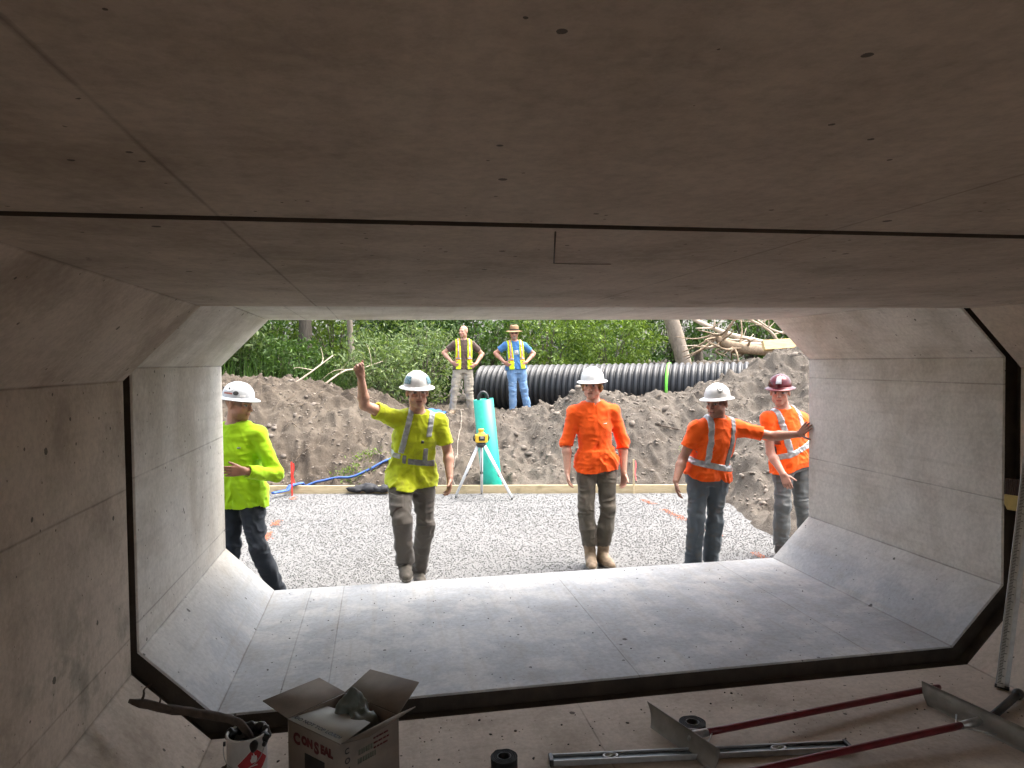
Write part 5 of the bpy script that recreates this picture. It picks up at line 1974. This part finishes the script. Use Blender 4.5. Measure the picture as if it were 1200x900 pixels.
def dead_branch(pts_, r0, label, seed, twigs=6, mat=M_DEAD):
    rg = np.random.default_rng(seed)
    P = curve_pts(pts_, 16)
    base = P[0].copy()
    r = empty('dead_branch', tuple(base), label, 'branch', 'dead branches on the bank')
    mesh_np('stem', *tube_np(P - base, np.linspace(r0, r0 * 0.45, 16), 9, None, 0.18, rg), mat, r)
    for k in range(twigs):
        b0 = P[rg.integers(4, 15)] - base
        d = nrm([rg.normal(0, 0.7), rg.normal(0, 0.4), rg.uniform(-0.15, 1.0)])
        L_ = rg.uniform(0.25, 0.7)
        p = curve_pts([b0, b0 + d * L_ * 0.5 + rg.normal(0, 0.05, 3), b0 + d * L_ + rg.normal(0, 0.1, 3)], 7)
        mesh_np('twig', *tube_np(p, np.linspace(r0 * 0.35, r0 * 0.1, 7), 6, None, 0.2, rg), mat, r)


dead_branch([(7.9, 15.6, 2.12), (7.3, 15.9, 2.28), (6.9, 16.2, 2.45), (6.35, 16.5, 2.75), (6.1, 16.8, 3.0)], 0.085, 'pale forked dead branch rising towards the leaning stump', 61, 7)
dead_branch([(7.7, 15.4, 2.10), (7.1, 15.7, 2.16), (6.6, 15.9, 2.12), (6.2, 16.0, 2.05)], 0.06, 'pale dead branch lying level above the uprooted log', 62, 5)
dead_branch([(8.6, 16.4, 2.0), (8.2, 16.4, 2.5), (7.7, 16.5, 2.8), (7.3, 16.6, 3.1)], 0.045, 'thin grey dead branch standing up at the wood edge', 63, 9)
dead_branch([(9.3, 16.0, 2.0), (8.8, 16.1, 2.35), (8.2, 16.2, 2.5), (7.7, 16.3, 2.85)], 0.04, 'thin dead branch tangled beside the cut planks', 64, 9)
dead_branch([(-2.95, 14.15, 1.38), (-2.6, 14.2, 1.62), (-2.15, 14.4, 1.97)], 0.022, 'bare straight stick poking out of the left bank', 65, 2)
dead_branch([(-2.3, 14.2, 1.42), (-1.95, 14.35, 1.66), (-1.6, 14.6, 1.72), (-1.2, 14.9, 1.85)], 0.018, 'thin bent stick lying towards the willowy shrub', 66, 3)
dead_branch([(-3.3, 13.7, 1.20), (-2.6, 13.8, 1.27), (-1.7, 13.9, 1.12), (-1.2, 14.0, 1.05)], 0.014, 'long thin stick lying flat along the left bank', 67, 2)
dead_branch([(2.9, 11.6, 0.78), (3.3, 11.5, 0.72), (3.8, 11.4, 0.60)], 0.014, 'thin dark stick lying on the grey soil heap', 68, 2, M_TWIG)

# cut planks on top of the heap
for (P0, P1, wd_, th_, ln_up, lab) in (((6.05, 12.9, 2.06), (6.80, 12.85, 2.10), 0.20, 0.10, 0.0, 'short thick fresh-cut plank lying on top of the soil heap'),
                                       ((6.72, 12.55, 2.06), (6.82, 12.50, 1.62), 0.24, 0.06, 0.0, 'fresh-cut plank leaning down the soil heap')):
    a_, b_ = Vector(P0), Vector(P1)
    r = empty('plank', tuple((a_ + b_) / 2), lab, 'plank', 'fresh-cut planks on the heap')
    Mx = frame_from(b_ - a_, (0, -1, 0.4))
    bm_obj('board', box_bm((b_ - a_).length, wd_, th_, (0, 0, 0), Mx), M_PLY, r, bevel=0.006)

# ------------------------------------------------------------------ things on the culvert floor
M_CARD = plain('cardboard', (0.245, 0.205, 0.17), 0.85, var=0.12, scale=14, bump=0.15)
M_CARDW = plain('printed_cardboard', (0.46, 0.46, 0.42), 0.8, var=0.08, scale=14, bump=0.1)
M_INK = plain('black_ink', (0.015, 0.014, 0.013), 0.7, var=0.2)
M_INKR = plain('maroon_ink', (0.10, 0.012, 0.012), 0.7, var=0.2)
M_INKG = plain('green_ink', (0.12, 0.125, 0.09), 0.7, var=0.2)
M_CLEAR = NT('clear_film')
_n = M_CLEAR.noise(M_CLEAR.coord('Object'), 18, 4)
M_CLEAR.set((0.15, 0.175, 0.15), 0.35, 0.0, Alpha=0.85)
M_CLEAR.bump(_n, 0.6, 0.02)
M_CLEAR = M_CLEAR.m


def slab(name, pts4, th, mat, parent, off, two=None):
    """thin quad panel; thickness grows against its normal"""
    p = [np.array(q, float) - off for q in pts4]
    nn = nrm(np.cross(p[1] - p[0], p[3] - p[0])) * th
    V = np.array(p + [q - nn for q in p])
    T3 = np.array([(0, 1, 2), (0, 2, 3), (6, 5, 4), (7, 6, 4)])
    F = np.array([(0, 4, 5, 1), (1, 5, 6, 2), (2, 6, 7, 3), (3, 7, 4, 0)])
    o = mesh_np(name, V, [T3, F], mat, parent, smooth=False)
    if two is not None:
        o.data.materials.append(two)
        o.data.polygons[0].material_index = 1
        o.data.polygons[1].material_index = 1
    return o


_FONT = None


def text_np(body, size, bold=0.0):
    cu = bpy.data.curves.new('lettering', 'FONT')
    cu.body = body
    cu.size = size
    cu.offset = bold
    cu.resolution_u = 3
    ob = bpy.data.objects.new('lettering', cu)
    col.objects.link(ob)
    bpy.context.view_layer.update()
    me = bpy.data.meshes.new_from_object(ob.evaluated_get(bpy.context.evaluated_depsgraph_get()))
    bpy.data.objects.remove(ob)
    bpy.data.curves.remove(cu)
    return me


def lettering(name, body, size, mat, parent, origin, ux, uy, off, bold=0.0, lift=0.0012):
    me = text_np(body, size, bold)
    ux, uy = nrm(ux), nrm(uy)
    nn = np.cross(ux, uy)
    n_ = len(me.vertices)
    co = np.zeros(n_ * 3, np.float32)
    me.vertices.foreach_get('co', co)
    co = co.reshape(-1, 3)
    w = co[:, 0].max() - co[:, 0].min() if n_ else 0
    P = np.asarray(origin) - off + co[:, :1] * ux + co[:, 1:2] * uy + nn * lift
    me.vertices.foreach_set('co', P.astype(np.float32).ravel())
    me.update()
    me.materials.clear()
    me.materials.append(mat)
    me.name = name
    o = bpy.data.objects.new(name, me)
    col.objects.link(o)
    o.parent = parent
    return w


bL, bF, bR = np.array([-1.677, 3.179, 0]), np.array([-1.439, 2.918, 0]), np.array([-1.208, 3.12, 0])
bB = bL + bR - bF
zt = np.array([0, 0, 0.28])
base = (bL + bR) / 2
r = empty('cardboard_box', tuple(base), 'open cardboard box of joint sealant with printed flaps on the culvert floor', 'box')
lift = np.array([0, 0, 0.002])
slab('panel', [bL + lift, bF + lift, bF + zt, bL + zt], 0.005, M_CARD, r, base)
slab('panel', [bF + lift, bR + lift, bR + zt, bF + zt], 0.005, M_CARD, r, base)
slab('panel', [bR + lift, bB + lift, bB + zt, bR + zt], 0.005, M_CARD, r, base)
slab('panel', [bB + lift, bL + lift, bL + zt, bB + zt], 0.005, M_CARD, r, base)
slab('bottom', [bL + lift * 3, bB + lift * 3, bR + lift * 3, bF + lift * 3][::-1], 0.004, M_CARD, r, base)
f1 = slab('flap', [bL + zt + lift, bF + zt + lift, np.array([-1.328, 3.105, 0.268]), np.array([-1.566, 3.355, 0.262])], 0.004, M_CARD, r, base, M_CARDW)
f1['label'] = 'pale printed flap folded inwards'
slab('flap', [bB + zt + lift, bL + zt + lift, np.array([-1.792, 3.27, 0.327]), np.array([-1.571, 3.50, 0.309])], 0.004, M_CARD, r, base)
slab('flap', [bR + zt + lift, bB + zt + lift, np.array([-1.332, 3.52, 0.320]), np.array([-1.111, 3.27, 0.347])], 0.004, M_CARD, r, base)
slab('flap', [bF + zt + lift, bR + zt + lift, np.array([-1.140, 2.985, 0.372]), np.array([-1.330, 2.842, 0.338])], 0.004, M_CARD, r, base)
eLF = nrm(bF - bL)
up3 = np.array([0, 0, 1.0])
# printing on the left-hand face
x_ = 0.018
for tx, sz_, dz_ in (('C', 0.064, 0.0), ('ON', 0.046, 0.012), ('S', 0.064, 0.0), ('EAL', 0.046, 0.012)):
    w_ = lettering('lettering', tx, sz_, M_INKR, r, bL + eLF * (0.022 + x_) + zt - up3 * (0.085 - dz_), eLF, up3, base, 0.0036)
    x_ += w_ + 0.009
slab('print_block', [bL + eLF * 0.115 + up3 * 0.02, bL + eLF * 0.245 + up3 * 0.02, bL + eLF * 0.245 + up3 * 0.172, bL + eLF * 0.115 + up3 * 0.172], -0.0012, M_INK, r, base)
# flap lettering
fx_ = nrm(bF - bL)
fy_ = nrm(np.array([-1.566, 3.355, 0.262]) - (bL + zt))
lettering('lettering', 'DO NOT TOP LOAD!', 0.0315, M_INK, r, bL + zt + lift + fx_ * 0.022 + fy_ * 0.020, fx_, fy_, base, 0.0014, 0.0035)
# right-hand face
eFR = nrm(bR - bF)
for i, ch in enumerate('CONT'):
    lettering('lettering', ch, 0.034, M_INK, r, bF + eFR * 0.014 + up3 * (0.232 - 0.040 * i), eFR, up3, base, 0.0006)
rg = np.random.default_rng(77)
for row, (z_, h_, x0, n_, mt) in enumerate(((0.200, 0.022, 0.085, 5, M_INKG), (0.165, 0.022, 0.080, 6, M_INKG), (0.235, 0.007, 0.165, 5, M_INKR), (0.214, 0.007, 0.165, 5, M_INKR), (0.194, 0.007, 0.165, 5, M_INKR))):
    parts = []
    xa = x0
    while xa < x0 + n_ * 0.015:
        wd_ = rg.uniform(0.006, 0.013) if h_ > 0.01 else rg.uniform(0.012, 0.026)
        parts.append((xa, xa + wd_))
        xa += wd_ + rg.uniform(0.002, 0.005)
    for xa, xb in parts:
        slab('print_mark', [bF + eFR * xa + up3 * z_, bF + eFR * xb + up3 * z_, bF + eFR * xb + up3 * (z_ + h_), bF + eFR * xa + up3 * (z_ + h_)], -0.0011, mt, r, base)

# plastic bag in the box
bg = Field(np.array([-1.62, 3.0, 0.02]), np.array([-1.20, 3.42, 0.42]), 0.008)
cB = (bL + bR) / 2 + np.array([0.03, 0.035, 0])
bg.ell(cB + [0.0, 0.0, 0.14], np.eye(3), (0.09, 0.09, 0.12), 0)
for q_ in range(5):
    bg.cone(cB + [-0.07 + 0.035 * q_, 0.03, 0.2], cB + [-0.03 + 0.018 * q_, 0.07, 0.345 - 0.012 * abs(q_ - 2)], 0.030, 0.008, 0.03)
bg.ell(cB + [0.055, -0.005, 0.23], np.eye(3), (0.06, 0.05, 0.05), 0.04)
bg.band(lambda P: -0.020 * (1 - np.abs(vnoise(P * np.array([30, 30, 12], np.float32))) - 0.5))
V, F = bg.mesh()
o = mesh_np('plastic_bag', V, F, M_CLEAR)
tag(o, 'crumpled grey-green plastic bag standing up inside the open box', 'bag')

# paint can
cc_ = np.array([-1.865, 3.29, 0.0])
r = empty('paint_can', tuple(cc_), 'open white metal can with red flame diamond beside the cardboard box', 'can')
V, F = lathe_np([(0.001, 0.004), (0.083, 0.004), (0.085, 0.0), (0.087, 0.006), (0.0845, 0.012), (0.0845, 0.178), (0.087, 0.183), (0.0865, 0.190), (0.080, 0.191), (0.076, 0.186), (0.078, 0.180), (0.0815, 0.176), (0.0815, 0.02), (0.001, 0.02)], 48)
mesh_np('shell', V, F, plain('tin_white', (0.52, 0.50, 0.47), 0.45, 0.1, var=0.15, scale=10), r)
V, F = lathe_np([(0.0812, 0.125), (0.05, 0.128), (0.001, 0.122)], 40)
mesh_np('contents', V, F, plain('black_mastic', (0.012, 0.012, 0.010), 0.35, var=0.5), r)
# mastic run over the rim
cf = Field(np.array([-0.11, -0.11, 0.09]), np.array([0.11, 0.11, 0.22]), 0.0055)
for a, zz in ((0.3, 0.165), (0.9, 0.172), (1.5, 0.17), (2.1, 0.172), (2.7, 0.168), (5.2, 0.16), (-0.3, 0.165)):
    cf.ell((0.079 * math.cos(a), 0.079 * math.sin(a), zz), np.eye(3), (0.020, 0.020, 0.030), 0.02)
cf.band(lambda P: -0.008 * vnoise(P * 40))
V, F = cf.mesh()
mesh_np('mastic_smear', V, F, MATS['black_mastic'], r)


def on_can(az, z):
    a = math.radians(az)
    return np.array([0.0856 * math.cos(a), 0.0856 * math.sin(a), z])


def can_patch(name, outline, mat, rr):
    """polygon in (degrees, z) wrapped round the can, filled from its centre"""
    o_ = np.array(outline, float)
    c_ = o_.mean(0)
    n_ = len(o_)
    rings = 6
    V = []
    for k in range(rings + 1):
        for p in o_:
            q = c_ + (p - c_) * (k / rings)
            a = math.radians(q[0])
            V.append((rr * math.cos(a), rr * math.sin(a), q[1]))
    F = [(k * n_ + j, k * n_ + (j + 1) % n_, (k + 1) * n_ + (j + 1) % n_, (k + 1) * n_ + j) for k in range(rings) for j in range(n_)]
    return mesh_np(name, np.array(V), np.array(F), mat, r)


def dens(pl, m=5):
    pl = np.array(pl, float)
    out = []
    for i in range(len(pl)):
        a, b = pl[i], pl[(i + 1) % len(pl)]
        out += [a + (b - a) * k / m for k in range(m)]
    return out


dc, dzc = -62.0, 0.085
dia = lambda s_: dens([(dc - 49 * s_, dzc), (dc, dzc - 0.073 * s_), (dc + 49 * s_, dzc), (dc, dzc + 0.073 * s_)])
can_patch('hazard_label', dia(1.0), plain('label_white', (0.6, 0.58, 0.55), 0.6), 0.0855)
can_patch('hazard_label', dia(0.95), plain('label_red', (0.34, 0.018, 0.022), 0.6), 0.0862)
fl = [(-9, 0.0), (-13, 0.014), (-9, 0.024), (-7, 0.040), (-3, 0.032), (-1, 0.048), (3, 0.036), (5, 0.026), (8, 0.034), (12, 0.016), (8, 0.0)]
can_patch('flame_mark', [(dc + a * 0.8, dzc + 0.004 + z_ * 0.9) for a, z_ in fl], MATS['label_white'], 0.0869)
can_patch('flame_mark', [(dc - 10, dzc - 0.012), (dc + 10, dzc - 0.012), (dc + 10, dzc - 0.007), (dc - 10, dzc - 0.007)], MATS['label_white'], 0.0869)
hb = []
for k in range(25):
    a = math.pi * k / 24
    hb.append((-0.090 * math.cos(a), -0.03 - 0.075 * math.sin(a) * 0.75, 0.150 - 0.085 * math.sin(a)))
ang = math.radians(-12)
hb = np.array(hb) @ np.array([[math.cos(ang), -math.sin(ang), 0], [math.sin(ang), math.cos(ang), 0], [0, 0, 1]]).T
mesh_np('wire_handle', *tube_np(hb, 0.0018, 6), M_ALU, r)
for k in (0, -1):
    mesh_np('handle_lug', *tube_np([hb[k] * [0.93, 0.93, 1], hb[k] * [1.03, 1.03, 1]], 0.010, 12), M_BLACKP, r)

# stirring stick
sp_ = curve_pts([(-1.842, 3.30, 0.135), (-1.90, 3.30, 0.228), (-2.02, 3.27, 0.290), (-2.17, 3.24, 0.345), (-2.325, 3.24, 0.395)], 22)
r = empty('stirring_stick', tuple(sp_[0]), 'crooked bark-covered stick leaning in the open can', 'stick')
rg = np.random.default_rng(13)
mesh_np('stem', *tube_np(sp_ - sp_[0], np.interp(np.linspace(0, 1, 22), [0, 0.5, 0.9, 1], [0.016, 0.018, 0.019, 0.008]), 10, None, 0.3, rg), M_TWIG, r)
b0 = sp_[19] - sp_[0]
mesh_np('twig', *tube_np(curve_pts([b0, b0 + [0.012, 0, 0.035], b0 + [0.014, 0, 0.06], b0 + [0.045, 0, 0.08]], 8), np.linspace(0.007, 0.002, 8), 6, None, 0.3, rg), M_TWIG, r)
b0 = sp_[17] - sp_[0]
mesh_np('twig', *tube_np(curve_pts([b0 + [0, 0, 0.0], b0 + [0.01, 0, 0.03], b0 + [0.005, 0, 0.045]], 6), np.linspace(0.006, 0.002, 6), 6, None, 0.3, rg), M_TWIG, r)


# rolls of black sealing tape
def tape_roll(x, y, rad, hgt, label, sunk=0.0):
    r = empty('tape_roll', (x, y, 0.0015), label, 'tape roll', 'rolls of black sealing tape')
    prof = [(rad * 0.52, 0.0), (rad * 0.52, hgt)]
    for k in range(7):
        a = rad * (0.55 + 0.45 * k / 6)
        prof += [(a, hgt - 0.004 * (k % 2)), (a + rad * 0.03, hgt)]
    prof += [(rad * 1.02, hgt * 0.9), (rad, hgt * 0.5), (rad * 1.02, hgt * 0.1), (rad, 0.0), (rad * 0.52, 0.0)]
    V, F = lathe_np(prof, 36)
    V = V * (1 + 0.03 * vnoise(V * 40)[:, None])
    V[:, 2] = np.maximum(V[:, 2], 0)
    mesh_np('coil', V, F, M_MAST, r)
    V, F = lathe_np([(rad * 0.515, 0.0), (rad * 0.515, hgt * 1.02), (rad * 0.47, hgt * 1.02), (rad * 0.47, 0.0)], 28)
    mesh_np('core', V, F, M_CARD if sunk else M_BLACKP, r)


M_MAST = plain('butyl_tape', (0.010, 0.010, 0.010), 0.8, var=0.5, scale=40, bump=0.5)
tape_roll(-0.756, 3.07, 0.058, 0.075, 'small black tape roll standing alone between the box and the level')
tape_roll(0.20, 3.24, 0.062, 0.045, 'small black tape roll lying behind the metal placer blade')

# spirit level
lA, lB = np.array([-0.545, 3.105, 0.0]), np.array([0.835, 2.945, 0.0])
r = empty('spirit_level', tuple((lA + lB) / 2 + [0, 0, 0.002]), 'long aluminium spirit level with black ends lying on the floor', 'spirit level')
r.rotation_euler = (0, 0, math.atan2(lB[1] - lA[1], lB[0] - lA[0]))
LL = float(np.linalg.norm(lB - lA))
for s_ in (-1, 1):
    bm_obj('rail', box_bm(LL - 0.03, 0.006, 0.026, (0, s_ * 0.027, 0.013)), M_ALU, r, bevel=0.001)
bm_obj('web', box_bm(LL - 0.03, 0.047, 0.006, (0, 0, 0.012)), plain('level_blue_grey', (0.10, 0.12, 0.125), 0.4, 0.4, var=0.3), r)
for s_ in (-1, 1):
    bm_obj('end_cap', box_bm(0.018, 0.062, 0.030, (s_ * (LL / 2 - 0.008), 0, 0.015)), M_BLACKP, r, bevel=0.003)
for fx_ in (-0.30, 0.0, 0.26):
    V, F = lathe_np([(0.029, 0.015), (0.029, 0.024), (0.022, 0.024), (0.020, 0.017), (0.001, 0.017)], 28)
    vh = mesh_np('vial_housing', V * [1.25, 0.75, 1] + [fx_ * LL, 0, 0], F, M_ALU, r, smooth=False)
    V, F = tube_np([(fx_ * LL - 0.012, -0.006, 0.019), (fx_ * LL + 0.012, 0.006, 0.019)], 0.0055, 10)
    mesh_np('vial', V, F, MATS.get('vial_glass') or plain('vial_glass', (0.50, 0.52, 0.40), 0.15, var=0.1), vh)


# concrete placers: curved metal blade, ferrule, red handle
def placer(label, a0, a1, hgt, ferr, hend, lean):
    """a0,a1: blade's bottom ends; ferr: where the handle meets the blade; hend: far end of the handle"""
    a0, a1, ferr, hend = (np.array(v, float) for v in (a0, a1, ferr, hend))
    base = (a0 + a1) / 2
    r = empty('concrete_placer', tuple(base), label, 'placer', 'red-handled concrete placers')
    ed = nrm(a1 - a0)
    ln_ = np.linalg.norm(a1 - a0)
    hd_ = nrm(hend - ferr)
    nrm_ = nrm(hd_ - ed * hd_.dot(ed))
    nrm_[2] = 0
    nrm_ = nrm(nrm_)
    n_, m_ = 14, 6
    Vt = []
    for side in (0, 1):
        for i in range(n_ + 1):
            for j in range(m_ + 1):
                s_, t_ = i / n_, j / m_
                taper = 0.04 * math.sin(math.pi * 0.5 * (1 - t_)) * (1 if s_ < 0.5 else -1) * (abs(s_ - 0.5) * 2) ** 8
                p = a0 + ed * (s_ * ln_ + 0.0) + up3 * (t_ * hgt + 0.002)
                p = p + nrm_ * (lean * t_ * hgt + 0.012 * math.sin(math.pi * t_)) + ed * (0.035 * (1 - t_) * (1 if s_ == 0 else (-1 if s_ == 1 else 0)))
                Vt.append(p - base - nrm_ * 0.003 * side)
    V = np.array(Vt)
    ii = np.arange((n_ + 1) * (m_ + 1)).reshape(n_ + 1, m_ + 1)
    k = (n_ + 1) * (m_ + 1)
    q0 = np.stack([ii[:-1, :-1], ii[1:, :-1], ii[1:, 1:], ii[:-1, 1:]], -1).reshape(-1, 4)
    rim = list(ii[:, 0]) + list(ii[-1, 1:]) + list(ii[::-1, -1][1:]) + list(ii[0, ::-1][1:-1])
    rq = np.array([(rim[i], rim[(i + 1) % len(rim)], rim[(i + 1) % len(rim)] + k, rim[i] + k) for i in range(len(rim))])
    mesh_np('blade', V, np.concatenate([q0, q0[:, ::-1] + k, rq]), M_BLADE, r, smooth=False)
    mesh_np('ferrule', *tube_np([ferr - base - hd_ * 0.005, ferr - base + hd_ * 0.10], [0.021, 0.018], 14), M_ALU, r)
    for s_ in (-1, 1):
        mesh_np('brace', *tube_np([ferr - base + hd_ * 0.13, ferr - base + ed * s_ * 0.10 + nrm_ * 0.012 + [0, 0, -0.01]], 0.004, 8), M_ALU, r)
    mesh_np('handle', *tube_np(curve_pts([ferr + hd_ * 0.10 - base, (ferr + hend) / 2 - base, hend - base], 12), [0.0165] * 11 + [0.014], 16), M_REDH, r)


M_BLADE = plain('dusty_steel', (0.27, 0.25, 0.22), 0.65, 0.35, var=0.2, scale=14, bump=0.2)
M_REDH = plain('red_enamel', (0.13, 0.010, 0.014), 0.4, 0.05, var=0.25, scale=20)
placer('metal placer with its blade resting across the spirit level', (0.005, 3.345, 0.0), (0.150, 2.86, 0.0), 0.115, (0.105, 3.07, 0.075), (1.655, 3.345, 0.035), 0.06)
placer('metal placer with its blade standing towards the measuring rod', (1.485, 3.27, 0.0), (1.60, 2.66, 0.0), 0.115, (1.50, 2.925, 0.07), (0.10, 2.795, 0.03), 0.0)

# measuring rod leaning against the right-hand wall
rb, rt_ = np.array([2.018, 3.318, 0.003]), np.array([2.385, 3.42, 1.98])
r = empty('measuring_rod', tuple(rb), 'aluminium measuring rod with printed scale leaning on the right wall', 'measuring rod')
d = nrm(rt_ - rb)
Lr = float(np.linalg.norm(rt_ - rb))
fc = nrm(np.array([-0.62, -0.75, 0]) - d * np.dot([-0.62, -0.75, 0], d))
sdv = np.cross(d, fc)
Mr = Matrix((tuple(sdv), tuple(-fc), tuple(d))).transposed()
bm_obj('body', box_bm(0.062, 0.018, Lr, tuple(d * Lr / 2 + fc * 0.0), Mr), M_ALU, r, bevel=0.003)
bm_obj('scale_strip', box_bm(0.034, 0.003, Lr - 0.02, tuple(d * Lr / 2 + fc * 0.0105 - sdv * 0.008), Mr), plain('scale_white', (0.55, 0.53, 0.48), 0.6), r)
bm = bmesh.new()
for k in range(int((Lr - 0.05) / 0.008)):
    w_ = 0.016 if k % 5 else 0.026
    box_bm(w_, 0.001, 0.0032, tuple(d * (0.03 + k * 0.008) + fc * 0.0126 - sdv * (0.024 - w_ / 2)), Mr, bm)
o = bm_obj('graduations', bm, M_INK, r)
o['kind'] = 'stuff'
bm_obj('shoe', box_bm(0.066, 0.022, 0.02, tuple(d * 0.011), Mr), M_BLACKP, r, bevel=0.002)

# brush pushed into the open joint
r = empty('joint_brush', (2.42, 3.64, 0.98), 'small brush with brown bristles and yellow stock stuck in the wall joint', 'brush')
pf = [(-0.040, -0.092), (0.040, -0.092), (0.056, -0.06), (0.056, 0.0), (-0.056, 0.0), (-0.056, -0.06)]
Mv = frame_from((0.30, -0.95, 0.0))
bm = bmesh.new()
lo_ = [bm.verts.new(tuple(Mv @ Vector((x, -0.016, z)))) for x, z in pf]
hi_ = [bm.verts.new(tuple(Mv @ Vector((x, 0.016, z)))) for x, z in pf]
bm.faces.new(lo_)
bm.faces.new(hi_[::-1])
for i in range(6):
    bm.faces.new((lo_[i], lo_[(i + 1) % 6], hi_[(i + 1) % 6], hi_[i]))
bm_obj('stock', bm, plain('pale_yellow', (0.50, 0.37, 0.11), 0.5, var=0.15), r, bevel=0.006)
for k in range(9):
    x = -0.048 + 0.012 * k
    bm_obj('bristle_row', box_bm(0.0095, 0.026, 0.095, tuple(Mv @ Vector((x, 0, 0.046))), Mv), plain('bristle', (0.07, 0.04, 0.03), 0.8, var=0.4, scale=90) if 'bristle' not in MATS else MATS['bristle'], r, bevel=0.002, segs=1)
bm_obj('grip', box_bm(0.16, 0.022, 0.03, tuple(Mv @ Vector((0.02, 0.0, -0.03)) + Vector((0.07, 0.02, 0))), None), M_BLACKP, r, bevel=0.005)

# black steel bar lying behind the placer blade
p0, p1 = np.array([1.60, 2.99, 0.022]), np.array([2.03, 3.215, 0.03])
r = empty('steel_bar', tuple(p0), 'short black steel bar with rounded end beside the measuring rod', 'bar')
mesh_np('shank', *tube_np([np.zeros(3), (p1 - p0) * 0.9], [0.019, 0.019], 14), M_BLACKP, r)
mesh_np('knob', *tube_np(curve_pts([(p1 - p0) * 0.88, (p1 - p0) * 0.93, (p1 - p0)], 8), [0.019, 0.024, 0.027, 0.028, 0.028, 0.026, 0.020, 0.008], 14), M_BLACKP, r)

# crumbs of soil and mortar on the floors
rg = np.random.default_rng(31)
n = 420
x, y = rg.uniform(-2.0, 2.05, n), rg.uniform(2.3, 3.6, n)
n2 = 170
x2, y2 = rg.uniform(-2.0, 2.0, n2), rg.uniform(3.8, 5.7, n2)
pos_ = np.concatenate([np.column_stack([x, y, np.full(n, 0.002)]), np.column_stack([x2, y2, np.full(n2, 0.063)])])
sz = np.concatenate([0.002 + 0.009 * rg.random(n) ** 4, 0.002 + 0.005 * rg.random(n2) ** 3])
V, F = scatter(pos_, sz, rg, 'ico', 0.6, 0.15)
tag(mesh_np('floor_crumbs', V, F, plain('dark_crumb', (0.05, 0.04, 0.033), 0.9, var=0.4)), 'dark crumbs of soil and mortar scattered over the culvert floor', 'debris', kind='stuff')
# dry leaf litter beside the can
n = 90
p = np.column_stack([rg.normal(-2.0, 0.035, n) + 0.0, rg.normal(3.22, 0.09, n), rg.uniform(0.004, 0.022, n)])
p[:, 0] += (p[:, 1] - 3.22) * 0.5
V, F = leaf_np(p, 0.036, rg, 0.35, 0.0, 1.0)
tag(mesh_np('leaf_litter', V, F, M_TWIG, smooth=False), 'dark dry leaf litter lying beside the paint can', 'litter', kind='stuff')
# thin L-shaped hairline on the ceiling
secoff = np.array(SECTION_B.location)
for q in ([(-0.884, 1.52, 2.0806), (-0.768, 2.01, 2.0806), (-0.772, 2.01, 2.0806), (-0.888, 1.52, 2.0806)],
          [(-0.770, 2.008, 2.0806), (-0.68, 2.016, 2.0806), (-0.68, 2.023, 2.0806), (-0.770, 2.015, 2.0806)],
          [(-0.679, 2.016, 2.0806), (-0.60, 2.010, 2.0806), (-0.60, 2.016, 2.0806), (-0.679, 2.023, 2.0806)]):
    slab('hairline', q, 0.0006, M_TWIG, SECTION_B, secoff)
